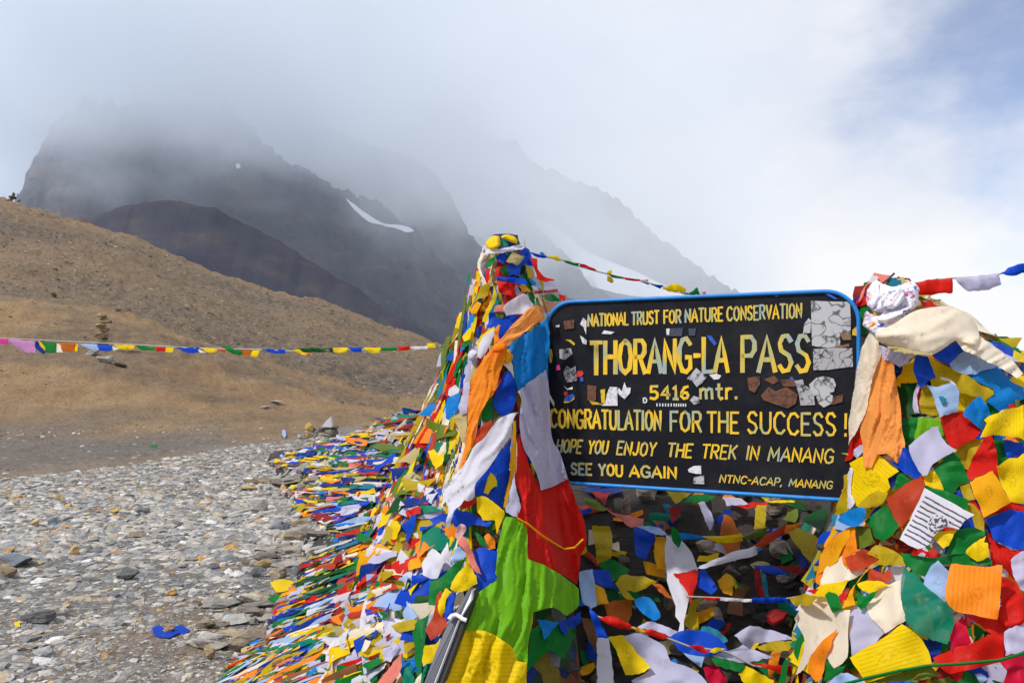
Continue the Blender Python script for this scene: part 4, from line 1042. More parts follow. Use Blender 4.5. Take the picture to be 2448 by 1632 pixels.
# ------------------------------------------------------------------ knotted white cloth on the right post
def knot():
    root = empty('knotted_cloth', P(2125, 740, 2.75)); tag(root, 'knotted white cloth speckled with orange and blue, on the right post top', 'cloth')
    nt = NT('speckled_cloth'); pos = nt.n('ShaderNodeNewGeometry').outputs['Position']
    c = (.74, .72, .80)
    base = nt.mix(0.0, c, c)
    for k, (colr, sc, off) in enumerate((((.88, .30, .04), 17, 0), ((.10, .14, .60), 22, 3.0), ((.66, .10, .26), 26, 7.0))):
        mp = nt.n('ShaderNodeMapping', Location=(off, off, off), Scale=(1, 1, 1.7)); nt.l(pos, mp.inputs['Vector'])
        base = nt.mix(nt.ramp(nt.noise(mp.outputs[0], sc, 3, .55), [(.615, (0, 0, 0)), (.65, (1, 1, 1))]), base, colr)
    nt.principled(**{'Base Color': base, 'Roughness': .7, 'Normal': nt.bump(nt.noise(pos, 35, 4, .6), .5, .02)})
    for nm, s, kw in (('wrap', '522,300 545,240 585,216 640,236 700,262 760,252 820,226 878,250 892,330 872,400 800,452 700,472 600,452 528,400', dict(ang=70, wl=17, amp=.03, lift=.10, bulge=.05)),
                      ('band', '488,520 520,440 570,462 660,476 770,452 800,470 720,535 660,602 600,612 545,582', dict(ang=62, wl=12, amp=.02, lift=.135, bulge=.03)),
                      ('tied_end', '520,318 532,270 580,212 604,232 612,310 580,400 535,400', dict(ang=12, wl=11, amp=.015, lift=.15, bulge=.012)),
                      ('tied_end', '780,300 800,248 842,220 896,262 884,330 850,410 800,420', dict(ang=-14, wl=11, amp=.015, lift=.14, bulge=.012)),
                      ('fold', '640,300 690,270 770,268 790,330 740,400 660,420 620,370', dict(ang=40, wl=13, amp=.02, lift=.165, bulge=.03)),
                      ('fold', '600,470 700,440 830,400 800,440 690,505 610,520', dict(ang=80, wl=9, amp=.012, lift=.165, bulge=.02))):
        cloth(nm, pts('R4', s), nt.m, tree=BUNDLE_BVH, parent=root, rounded=True, **kw)
    t = tube('loose_thread', [P(x, y, 2.7) for x, y in ((2112, 676), (2122, 668), (2134, 657), (2138, 653))], .004, simple_mat('dark_thread', (.04, .04, .045), .7)); adopt(t, root)
knot()

# ------------------------------------------------------------------ grey post leaning at the foot of the banner
def grey_post():
    yb, yt = surf(1050, 1630, SPIRE_BVH, .21), surf(1120, 1415, SPIRE_BVH, .20)
    dep = lambda y: yt + (yb - yt) * (y - 1415) / 215.0
    root = empty('leaning_post', P(1050, 1620, yb)); tag(root, 'leaning flat grey metal post with a white tie, left of the yellow banner panel', 'post')
    def bar(name, outline, y0, y1, mat):
        n = len(outline); V = [P(x, y, dep(y) + y0) for x, y in outline] + [P(x, y, dep(y) + y0) + Vector((.012, y1 - y0, 0)) for x, y in outline]
        F = [tuple(range(n))[::-1], tuple(range(n, 2 * n))] + [(i, (i + 1) % n, n + (i + 1) % n, n + i) for i in range(n)]
        o = mesh_obj(name, V, F, mat, smooth=False)
        bm_ = o.modifiers.new('edge', 'BEVEL'); bm_.width = .003; bm_.segments = 2
        adopt(o, root)
    grey = NT('brushed_grey_metal'); pos = grey.n('ShaderNodeNewGeometry').outputs['Position']
    grey.principled(**{'Base Color': grey.ramp(grey.noise(pos, 12, 5, .6), [(.3, (.062, .066, .09)), (.7, (.095, .10, .13))]), 'Roughness': .6})
    bar('face', pts('A7', '705,575 722,560 742,582 735,680 600,905 332,1600 225,1600 365,1225 458,1005 558,830 640,700'), 0, .025, grey.m)
    bar('trim', pts('A7', '743,580 748,600 741,690 609,905 342,1600 333,1600 601,905 736,690'), -.007, .025, simple_mat('white_trim', (.75, .75, .76), .5))
    bar('channel', pts('A7', '754,570 784,590 782,660 692,900 432,1600 349,1600 617,905 747,690'), .006, .05, simple_mat('black_channel', (.012, .012, .014), .5))
    tube('tie', [P(x, y, dep(y) - .016) for x, y in pts('A7', '505,890 535,850 580,842 620,862 650,885 690,900')], .007, simple_mat('white_tie', (.82, .82, .80), .5), root, n=8)
grey_post()

# ------------------------------------------------------------------ sign board
def sign_board():
    zt = (on_sign(1362, 723.6)[1] + on_sign(1980, 690)[1]) / 2; zb = (on_sign(1358.6, 1156)[1] + on_sign(2005, 1195)[1]) / 2
    root = empty('sign_board', SIGN_O + Vector((0, 0, zb))); tag(root, 'black painted sign board with yellow hand lettering in a blue frame between two flag-wrapped posts', 'sign board')
    W = SIGN_W; u0 = 0.0; u1 = W
    def outline(ins, rt=.115, rb=.05):
        pts_ = []
        for cx, cz, r, a0 in ((u1 - rt, zt - rt, rt, 0), (u0 + rt, zt - rt, rt, 90), (u0 + rb, zb + rb, rb, 180), (u1 - rb, zb + rb, rb, 270)):
            for k in range(11):
                a = math.radians(a0 + 9 * k); q = r - ins
                pts_.append((cx + q * math.cos(a), cz + q * math.sin(a)))
        return pts_
    nt = NT('black_board_paint'); pos = nt.n('ShaderNodeNewGeometry').outputs['Position']
    smp = nt.n('ShaderNodeMapping', Scale=(3, 3, 60), Rotation=(0, .25, 0)); nt.l(pos, smp.inputs['Vector'])
    scr = nt.ramp(nt.noise(smp.outputs[0], 2.5, 4, .7), [(.66, (0, 0, 0)), (.74, (1, 1, 1))])
    dust = nt.ramp(nt.noise(pos, 5, 7, .75), [(.48, (0, 0, 0)), (.75, (1, 1, 1))])
    paint = nt.mix(nt.math('MULTIPLY', dust, .35), nt.ramp(nt.noise(pos, 7, 6, .65), [(.3, (.004, .005, .009)), (.7, (.010, .011, .018))]), (.055, .05, .045))
    paint = nt.mix(nt.math('MULTIPLY', scr, nt.math('MULTIPLY', dust, .8)), paint, (.16, .16, .17))
    nt.principled(**{'Base Color': paint, 'Roughness': nt.ramp(nt.noise(pos, 18, 4, .6), [(.3, (.45,) * 3), (.7, (.7,) * 3)]),
                     'Specular IOR Level': .18, 'Normal': nt.bump(nt.noise(pos, 40, 4, .6), .08, .01)})
    def slab(name, ol, front, back, mat, bev=0):
        n = len(ol); V = [sign_pt(u, z, front) for u, z in ol] + [sign_pt(u, z, back) for u, z in ol]
        F = [tuple(range(n)), tuple(range(2 * n - 1, n - 1, -1))] + [(i, n + i, n + (i + 1) % n, (i + 1) % n) for i in range(n)]
        o = mesh_obj(name, V, F, mat, smooth=False)
        if bev: m = o.modifiers.new('edge', 'BEVEL'); m.width = bev; m.segments = 2
        adopt(o, root); return o
    slab('panel', outline(.006), 0, -.018, nt.m)
    # frame: a round-edged blue strip all the way round
    nf = NT('blue_frame_paint'); pf = nf.n('ShaderNodeNewGeometry').outputs['Position']
    nf.principled(**{'Base Color': nf.ramp(nf.noise(pf, 22, 5, .7), [(.25, (.01, .12, .32)), (.45, (.008, .20, .60)), (.8, (.012, .25, .68))]), 'Roughness': .5})
    V, F = [], []; a, b = outline(-.004), outline(.010); n = len(a)
    prof = [(0, -.022), (0, .006), (.3, .010), (.7, .010), (1, .006), (1, -.0)]
    for k in range(n):
        for t, l in prof: V.append(sign_pt(a[k][0] * (1 - t) + b[k][0] * t, a[k][1] * (1 - t) + b[k][1] * t, l))
    m = len(prof)
    for k in range(n):
        for j in range(m - 1): F.append((k * m + j, k * m + j + 1, ((k + 1) % n) * m + j + 1, ((k + 1) % n) * m + j))
    adopt(mesh_obj('frame', V, F, nf.m), root)
    # lettering: brush strokes
    G = {'A': (.8, ['0,0 .4,1 .8,0', '.16,.34 .64,.34']), 'C': (.75, ['.72,.82 .5,1 .25,.96 .06,.7 .06,.3 .25,.04 .5,0 .72,.18']), 'E': (.65, ['.62,1 .06,1 .06,0 .62,0', '.06,.52 .5,.52']),
         'F': (.62, ['.6,1 .06,1 .06,0', '.06,.52 .5,.52']), 'G': (.8, ['.74,.82 .5,1 .25,.96 .06,.7 .06,.3 .25,.04 .5,0 .74,.12 .74,.44 .48,.44']), 'H': (.75, ['.06,0 .06,1', '.7,0 .7,1', '.06,.52 .7,.52']),
         'I': (.2, ['.1,0 .1,1']), 'J': (.6, ['.52,1 .52,.25 .4,.04 .2,.02 .06,.2']), 'K': (.7, ['.06,0 .06,1', '.66,1 .1,.45', '.26,.58 .68,0']), 'L': (.6, ['.06,1 .06,0 .58,0']),
         'M': (.95, ['.04,0 .1,1 .47,.25 .84,1 .9,0']), 'N': (.76, ['.06,0 .06,1 .7,0 .7,1']), 'O': (.8, ['.4,1 .14,.86 .05,.5 .14,.14 .4,0 .66,.14 .75,.5 .66,.86 .4,1']),
         'P': (.68, ['.06,0 .06,1 .48,1 .64,.85 .64,.62 .48,.46 .06,.46']), 'R': (.72, ['.06,0 .06,1 .48,1 .64,.86 .64,.64 .48,.5 .06,.5', '.34,.5 .68,0']), 'S': (.68, ['.6,.84 .44,1 .2,.98 .06,.78 .14,.58 .5,.44 .62,.24 .48,.03 .22,0 .05,.16']),
         'T': (.7, ['.02,1 .68,1', '.35,1 .35,0']), 'U': (.75, ['.06,1 .06,.25 .2,.03 .38,0 .55,.03 .69,.25 .69,1']), 'V': (.74, ['.03,1 .37,0 .71,1']), 'Y': (.72, ['.03,1 .36,.48 .69,1', '.36,.48 .36,0']),
         '5': (.65, ['.58,1 .12,1 .1,.56 .4,.6 .58,.42 .56,.16 .36,0 .06,.08']), '4': (.7, ['.5,0 .5,1 .05,.32 .66,.32']), '1': (.4, ['.06,.8 .24,1 .24,0', '.06,0 .4,0']), '6': (.65, ['.56,.94 .3,.86 .1,.5 .08,.2 .26,0 .48,.04 .58,.24 .46,.46 .24,.46 .1,.3']),
         'm': (.95, ['.06,0 .06,.66', '.06,.5 .24,.66 .42,.6 .46,0', '.46,.5 .64,.66 .82,.6 .86,0']), 't': (.5, ['.2,.95 .2,.15 .34,0 .46,.06', '.02,.64 .42,.64']), 'r': (.48, ['.06,0 .06,.66', '.06,.46 .22,.64 .42,.62']),
         '-': (.4, ['.04,.5 .36,.5']), '!': (.22, ['.12,1 .1,.34', '.1,.1 .1,0']), '.': (.2, ['.08,.1 .08,0']), ',': (.2, ['.12,.1 .04,-.14']), 'D': (.7, ['.06,0 .06,1 .4,1 .62,.75 .62,.25 .4,0 .06,0'])}
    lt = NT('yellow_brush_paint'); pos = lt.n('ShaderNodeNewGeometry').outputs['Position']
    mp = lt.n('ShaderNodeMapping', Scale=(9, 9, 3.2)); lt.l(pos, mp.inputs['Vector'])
    pale_mix = lt.noise(mp.outputs[0], 1.6, 5, .6)  # random patches where the yellow turns pale grey-blue
    c = lt.ramp(pale_mix, [(.30, (.95, .60, .012)), (.47, (.80, .50, .02)), (.56, (.48, .44, .13)), (.66, (.30, .40, .42))])
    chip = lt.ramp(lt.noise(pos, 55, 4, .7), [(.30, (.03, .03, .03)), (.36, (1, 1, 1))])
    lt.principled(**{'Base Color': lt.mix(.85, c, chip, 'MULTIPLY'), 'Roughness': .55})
    rr = np.random.default_rng(4)
    def stroke(p, hw):
        p = np.array(p); q = [p[0]]
        for k in range(1, len(p)):                               # round the bends of hand lettering a little
            q += [p[k - 1] + (p[k] - p[k - 1]) * t for t in (.5, 1)]
        q = np.array(q); n = len(q); L, R = [], []
        for k in range(n):
            a = q[k] - q[max(k - 1, 0)]; b = q[min(k + 1, n - 1)] - q[k]
            a = a / (np.linalg.norm(a) + 1e-9); b = b / (np.linalg.norm(b) + 1e-9)
            t = a + b if np.linalg.norm(a + b) > .2 else b
            t = t / np.linalg.norm(t); nn = np.array([-t[1], t[0]]); cs = max(.8, abs(nn @ np.array([-b[1], b[0]])) if k < n - 1 else 1)
            w = hw * (1 + rr.uniform(-.13, .13)) / cs
            L.append(q[k] + nn * w); R.append(q[k] - nn * w)
        ex = (q[-1] - q[-2]); ex = ex / (np.linalg.norm(ex) + 1e-9) * hw * .5; st = (q[0] - q[1]); st = st / (np.linalg.norm(st) + 1e-9) * hw * .5
        L[0] = L[0] + st; R[0] = R[0] + st; L[-1] = L[-1] + ex; R[-1] = R[-1] + ex
        return L, R
    def line(words, top, base, hw_px, slant=0.0, lift=.0018, mat=None):
        """words: (text, x0, x1) in the photo's sign zoom; top and base: (x, y) pairs at two ends"""
        yt = lambda x: top[0][1] + (x - top[0][0]) * (top[1][1] - top[0][1]) / (top[1][0] - top[0][0])
        yb = lambda x: base[0][1] + (x - base[0][0]) * (base[1][1] - base[0][1]) / (base[1][0] - base[0][0])
        z = ZOOM['R1']
        for text, x0, x1 in words:
            V, F = [], []
            gap = .16; adv = [G[c][0] for c in text]; tot = sum(adv) + gap * (len(text) - 1); k = (x1 - x0) / tot; pen = 0.0
            for ch, w in zip(text, adv):
                jy = rr.uniform(-.02, .02)
                for st in G[ch][1]:
                    pl = [tuple(map(float, t.split(','))) for t in st.split()]
                    P2 = []
                    for gx, gy in pl:
                        x = x0 + (pen + gx) * k; h = yb(x) - yt(x)
                        P2.append((x + slant * gy * h, yb(x) - (gy + jy) * h))
                    L, R = stroke(P2, hw_px)
                    b = len(V); lf = lift + rr.uniform(0, .0008)
                    for a_, b_ in zip(L, R):
                        for q in (a_, b_):
                            u, zz = on_sign(z[0] + q[0] / z[2], z[1] + q[1] / z[2]); V.append(sign_pt(u, zz, lf))
                    F += [(b + 2 * i, b + 2 * i + 1, b + 2 * i + 3, b + 2 * i + 2) for i in range(len(L) - 1)]
                pen += w + gap
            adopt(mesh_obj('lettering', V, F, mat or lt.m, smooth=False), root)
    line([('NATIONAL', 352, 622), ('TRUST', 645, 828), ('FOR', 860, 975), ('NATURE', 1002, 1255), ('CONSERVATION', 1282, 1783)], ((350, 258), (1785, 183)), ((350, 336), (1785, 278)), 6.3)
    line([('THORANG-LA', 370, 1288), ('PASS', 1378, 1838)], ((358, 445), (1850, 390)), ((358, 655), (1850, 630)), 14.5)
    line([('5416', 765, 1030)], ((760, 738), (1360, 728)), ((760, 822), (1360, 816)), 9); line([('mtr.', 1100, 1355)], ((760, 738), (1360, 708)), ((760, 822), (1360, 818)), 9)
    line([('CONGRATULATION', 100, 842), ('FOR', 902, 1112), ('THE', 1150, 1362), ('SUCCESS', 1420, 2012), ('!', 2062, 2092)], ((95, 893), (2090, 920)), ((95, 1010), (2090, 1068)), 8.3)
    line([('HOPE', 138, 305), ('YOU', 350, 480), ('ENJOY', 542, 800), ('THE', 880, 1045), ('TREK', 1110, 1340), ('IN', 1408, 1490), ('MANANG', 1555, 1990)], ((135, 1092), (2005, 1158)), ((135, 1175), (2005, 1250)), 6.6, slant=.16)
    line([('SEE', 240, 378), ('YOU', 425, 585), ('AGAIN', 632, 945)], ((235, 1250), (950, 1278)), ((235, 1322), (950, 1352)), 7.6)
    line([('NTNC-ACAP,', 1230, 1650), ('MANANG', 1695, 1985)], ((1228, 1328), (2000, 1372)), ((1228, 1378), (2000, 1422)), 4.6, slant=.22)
    wm = simple_mat('white_brush_paint', (.72, .73, .76), .6)
    line([('D', 722, 748)], ((720, 815), (1010, 815)), ((720, 845), (1010, 845)), 4, mat=wm)
    line([('IIIIII', 810, 915), ('IIIIII', 925, 1010)], ((800, 852), (1010, 854)), ((800, 868), (1010, 870)), 4, mat=wm)
    # torn stickers and paper scraps
    def paper(name, c1, c2, sc=30):
        p = NT(name); po = p.n('ShaderNodeNewGeometry').outputs['Position']
        blot = p.ramp(p.noise(po, sc, 5, .7), [(.36, c2), (.46, c1), (1, c1)])
        line = p.math('ABSOLUTE', p.math('SUBTRACT', p.noise(po, sc * 1.1, 1, .4), .52))       # drawn or printed lines
        p.principled(**{'Base Color': p.mix(p.ramp(line, [(.012, (.9, .9, .9)), (.03, (0, 0, 0))]), blot, c2), 'Roughness': .6}); return p.m
    PM = dict(g=paper('grey_photo_paper', (.46, .47, .50), (.07, .07, .08), 20), w=paper('white_paper', (.72, .72, .75), (.45, .46, .50), 30), b=paper('brown_tape_residue', (.15, .055, .025), (.035, .02, .014), 26), d=paper('dark_slate_sticker', (.04, .055, .09), (.02, .025, .04), 40),
              y=paper('yellow_scrap', (.72, .48, .02), (.4, .25, .01), 40), u=paper('blue_scrap', (.02, .10, .55), (.01, .05, .3), 40), r=paper('red_scrap', (.60, .03, .02), (.4, .02, .02), 40), p=paper('pink_scrap', (.70, .05, .25), (.5, .03, .2), 40),
              m=paper('mottled_photo_paper', (.38, .38, .41), (.02, .02, .025), 34), t=paper('tan_tape', (.22, .13, .07), (.12, .07, .04), 30))
    ST = [('g', '1845,165 1980,170 2105,172 2112,300 2108,395 2040,380 2040,470 1960,478 1852,468 1848,330'), ('t', '2030,375 2110,390 2115,425 2060,428'), ('t', '1920,485 2010,470 2100,452 2100,470 2000,486'), ('m', '1858,488 1990,480 2122,482 2126,605 2060,612 1950,628 1862,628'),
          ('g', '1792,385 1800,320 1830,280 1848,300 1840,380'), ('b', '1420,680 1500,668 1505,720 1470,780 1430,760'), ('b', '1510,800 1560,740 1610,770 1680,740 1755,790 1745,850 1690,885 1600,855 1530,830'), ('b', '1530,690 1600,665 1630,700 1590,725'), ('b', '1640,690 1740,690 1740,740 1660,735'),
          ('w', '1630,760 1700,752 1705,800 1640,800'), ('m', '1735,700 1790,690 1800,730 1860,755 1872,860 1775,865 1765,790'), ('g', '1832,725 1880,680 1935,668 1995,685 2012,725 2000,772 1930,790 1860,800'), ('g', '1880,805 1960,775 1992,800 1985,850 1930,878 1895,850'), ('b', '1990,810 2060,790 2055,840 1985,860'),
          ('u', '1702,680 1715,670 1730,682 1724,708 1705,705'), ('g', '1016,685 1078,613 1146,676 1120,710 1082,742 1050,700'), ('w', '1165,660 1215,652 1245,665 1230,688 1195,692'), ('w', '500,740 550,742 552,866 445,866 470,845 480,790'), ('w', '548,775 560,745 580,770 598,708 612,745 640,745 636,780 600,822 570,800'),
          ('b', '350,728 410,735 408,830 350,830'), ('y', '438,760 468,752 470,850 445,850'), ('y', '356,825 420,845 455,860 380,858'), ('d', '872,352 990,345 982,402 880,402'), ('d', '1025,350 1075,348 1070,398 1030,398'), ('w', '878,352 900,350 896,392 880,392'), ('w', '1022,1290 1062,1268 1110,1266 1112,1322 1075,1320 1030,1310'),
          ('g', '1062,1345 1085,1338 1130,1332 1132,1390 1058,1386'), ('w', '302,322 322,278 345,300 342,392 325,340'), ('w', '300,398 322,410 346,430 344,458 318,450'), ('w', '445,385 462,362 492,368 530,374 508,390'), ('m', '162,490 240,482 250,520 200,560 165,550'), ('m', '190,640 210,600 240,620 270,600 282,700 210,712'),
          ('p', '140,600 160,590 172,625 142,632'), ('r', '274,660 284,636 315,632 326,652 310,672 280,674'), ('u', '300,680 322,672 324,704 304,706'), ('u', '190,835 205,800 250,788 266,800 235,835'), ('y', '190,838 235,836 266,806 262,822 230,845 195,848'), ('r', '192,775 215,770 222,792 198,800'), ('y', '202,425 235,425 268,450 262,465 230,440'),
          ('y', '95,490 112,488 118,530 112,580 98,578'), ('b', '190,300 262,292 262,350 200,355'), ('w', '135,330 165,326 162,342 138,342'), ('u', '1150,395 1180,400 1215,450 1200,466 1165,425'), ('w', '195,735 215,752 250,740 252,756 215,760'), ('u', '1938,108 1960,112 2020,150 2010,158 1945,125'), ('u', '1605,126 1625,126 1622,138 1604,136'), ('g', '1035,830 1060,800 1098,812 1100,850 1060,860'), ('y', '2122,360 2150,335 2158,400 2122,396')]
    z = ZOOM['R1']
    for k, (m_, s) in enumerate(ST):
        pp = pts('R1', s); lf = .0030 + .00035 * (k % 7)
        V = []
        for x, y in pp: u, zz = on_sign(x, y); V.append(sign_pt(u, zz, lf))
        o = mesh_obj('sticker', V, [tuple(range(len(V)))], PM[m_], smooth=False)
        s_ = o.modifiers.new('thick', 'SOLIDIFY'); s_.thickness = .0004
        adopt(o, root)
sign_board()

# ------------------------------------------------------------------ stones
def ico(sub):
    import bmesh
    bm = bmesh.new(); bmesh.ops.create_icosphere(bm, subdivisions=sub, radius=1.0)
    V = np.array([v.co[:] for v in bm.verts]); F = np.array([[v.index for v in f.verts] for f in bm.faces]); bm.free(); return V, F
ICO1, ICO3 = ico(1), ico(4)
def stone_shape(V, r, flat=.5, cuts=7, rough=.12):
    """an angular slab: a ball cut by planes, then roughened"""
    W = V.copy()
    for k in range(cuts):
        n = r.normal(size=3); n /= np.linalg.norm(n); d = r.uniform(.45, .8)
        s = W @ n; W = W - np.clip(s - d, 0, None)[:, None] * n
    if rough and len(V) > 200:
        for f_, a in ((1.6, rough), (4, rough * .4), (10, rough * .18)):
            W = W + V * np.array([mnoise.noise(Vector(p * f_) + Vector((r0, 0, 0))) for r0 in (r.uniform(0, 50),) for p in W])[:, None] * a
    W = W / np.abs(W).max(0)
    return W * np.array([1, r.uniform(.55, .9), flat])
def fast_mesh(name, V, F, tint, mat, smooth=False):
    me = bpy.data.meshes.new(name); n, m = len(V), len(F)
    me.vertices.add(n); me.vertices.foreach_set('co', np.asarray(V, np.float32).ravel())
    k = F.shape[1]
    me.loops.add(m * k); me.loops.foreach_set('vertex_index', F.astype(np.int32).ravel())
    me.polygons.add(m); me.polygons.foreach_set('loop_start', np.arange(0, m * k, k, dtype=np.int32))
    me.polygons.foreach_set('use_smooth', np.full(m, smooth))
    a = me.color_attributes.new('tint', 'FLOAT_COLOR', 'POINT'); a.data.foreach_set('color', np.asarray(tint, np.float32).ravel())
    me.materials.append(mat); me.update(); me.validate()
    o = bpy.data.objects.new(name, me); col.objects.link(o); return o
STONE_COL = [((.34, .325, .30), 5), ((.26, .255, .25), 4.5), ((.20, .215, .235), 2.8), ((.42, .395, .35), 3.5), ((.38, .31, .22), 1.6), ((.13, .13, .135), 1.6), ((.46, .26, .08), .45), ((.54, .53, .51), 1.5)]
_sc = np.array([c for c, w in STONE_COL]); _sw = np.array([w for c, w in STONE_COL]); _sw = _sw / _sw.sum()
TEMPL = [stone_shape(ICO1[0], np.random.default_rng(50 + k), flat=np.random.default_rng(k).uniform(.2, .5), cuts=9, rough=0) for k in range(14)]
GROUND_BVH = bvh_of([GROUND])
def scatter_stones(name, label, samples, sizes, tints, sink=.25):
    VV, FF, TT = [], [], []; b = 0; r = np.random.default_rng(77)
    for (p, n), s, c in zip(samples, sizes, tints):
        T = TEMPL[r.integers(len(TEMPL))] * s
        a = r.uniform(0, 6.283); ca, sa = math.cos(a), math.sin(a)
        T = T @ np.array([[ca, sa, 0], [-sa, ca, 0], [0, 0, 1]])
        z = np.array(n); x = np.cross([0, 1, .1], z); x /= np.linalg.norm(x); y = np.cross(z, x)
        tl = r.normal(0, .16, 2); z = z + tl[0] * x + tl[1] * y; z /= np.linalg.norm(z); x = np.cross(y, z); x /= np.linalg.norm(x); y = np.cross(z, x)
        W = T[:, :1] * x + T[:, 1:2] * y + T[:, 2:] * z + np.array(p) + z * s * .35 * (1 - sink * 2)
        VV.append(W); FF.append(ICO1[1] + b); TT.append(np.tile([*c, 1], (len(W), 1))); b += len(W)
    o = fast_mesh(name, np.concatenate(VV), np.concatenate(FF), np.concatenate(TT), M_ROCK)
    tag(o, label, kind='stuff'); return o
def gravel():
    r = np.random.default_rng(21); S, Z, C = [], [], []
    n = 0
    while n < 21000:
        px, py = (r.uniform(-120, 1050) if n < 16000 else r.uniform(-900, -100)), 1020 + 660 * r.uniform(0, 1) ** 1.15
        if not (r.uniform() < .03) and py < np.interp(px, [g[0] for g in GRAVEL], [g[1] for g in GRAVEL]) + 4: continue
        p, nn = hit(px, py, BVH_ALL)
        if p is None or p.y > 26: continue
        onheap = hit(px, py, GROUND_BVH)[0]
        heap = onheap is None or (onheap - p).length > .06
        if heap and r.uniform() > .16: continue
        d = p.y
        if py > 1470 + px * .12 and px < 900 and r.uniform() < .72: continue
        patch = fbm(np.array([p.x * .55]), np.array([d * .45 + 3]), 4)[0]
        if d < 7.0 and patch < -.06 and r.uniform() < .8: continue
        med = .021 + .030 * float(sstep(4.6, 8.0, d)) + max(0, patch) * .03
        s = med * math.exp(r.normal(0, .5)); s = min(s, .105)
        c = _sc[r.choice(len(_sc), p=_sw)] * r.uniform(.85, 1.2)
        S.append((p, nn)); Z.append(s); C.append(c); n += 1
    scatter_stones('gravel', 'carpet of small grey and tan shale stones covering the near ground', S, Z, C)
    # finer grit between them close to the camera
    S, Z, C = [], [], []
    while len(S) < 9000:
        px, py = r.uniform(-120, 900), r.uniform(1230, 1690)
        p, nn = hit(px, py, BVH_ALL)
        if p is None or p.y > 9: continue
        S.append((p, nn)); Z.append(.010 * math.exp(r.normal(0, .4))); C.append(_sc[r.choice(len(_sc), p=_sw)] * r.uniform(.7, 1.15))
    scatter_stones('gravel', 'fine grey grit between the stones in the foreground', S, Z, C)
    S, Z, C = [], [], []
    while len(S) < 17000:
        px = r.uniform(-80, 1150); py = r.uniform(455, 1045)
        p, nn = hit(px, py, GROUND_BVH)
        if p is None or p.y < 19: continue
        dens = fbm(np.array([px * .006]), np.array([py * .02]), 4)[0]
        if p.y < 44 and (dens < .1 or r.uniform() < .75): continue
        if p.y > 44 and dens < -.12 and r.uniform() < .7: continue
        s = p.y / FPX * r.choice([1.3, 2.1, 3.2, 5.5], p=[.42, .34, .19, .05]) * math.exp(r.normal(0, .25))
        S.append((p, nn)); Z.append(s); C.append(np.array([(.19, .14, .09), (.11, .09, .072), (.29, .225, .15), (.05, .045, .042)][r.integers(4)]) * r.uniform(.85, 1.1))
    scatter_stones('scree', 'scattered brown and grey stones on the bare hillsides', S, Z, C)
gravel()
ROCK_GROUP = 'larger rocks on the gravel'
def rock(px, py, wpx, hpx, colr, label, name='rock', seed=None, group=None, tree=None, parent=None, lift=0.0, yaw=None, D=None, flat=None):
    """one rock whose foot stands at photo pixel (px, py + hpx/2)"""
    r = np.random.default_rng(seed if seed is not None else int(px * 7 + py))
    if D is None:
        p, n = hit(px, py + hpx * .38, tree or BVH_ALL)
        if p is None: return None
        D = p.y
    else: p = P(px, py + hpx * .38, D)
    w = wpx / FPX * D; h = hpx / FPX * D
    W = stone_shape(ICO3[0], r, flat=1.0, cuts=11, rough=.13)
    a = r.uniform(-.5, .5) if yaw is None else yaw
    W = W * np.array([w / 2, w / 2 * .8, h / 2])
    ca, sa = math.cos(a), math.sin(a); W = W @ np.array([[ca, sa, 0], [-sa, ca, 0], [0, 0, 1]])
    t = r.uniform(-.16, .16); W[:, 2] += W[:, 0] * t
    ctr = Vector((0, 0, 0)); ctr = P(px, py, D)
    c = np.tile([*colr, 1.0], (len(W), 1)); c[:, :3] *= (1 + .25 * np.array([mnoise.noise(Vector(q / (w + 1e-6) * 3)) for q in W]))[:, None]
    o = fast_mesh(name, W, ICO3[1], c, M_ROCK, smooth=False)
    o.location = ctr + Vector((0, 0, lift))
    if parent is not None: adopt(o, parent)
    elif label: tag(o, label, 'rock', group)
    return o
gx, gy, gk = 0, 960, 2.333
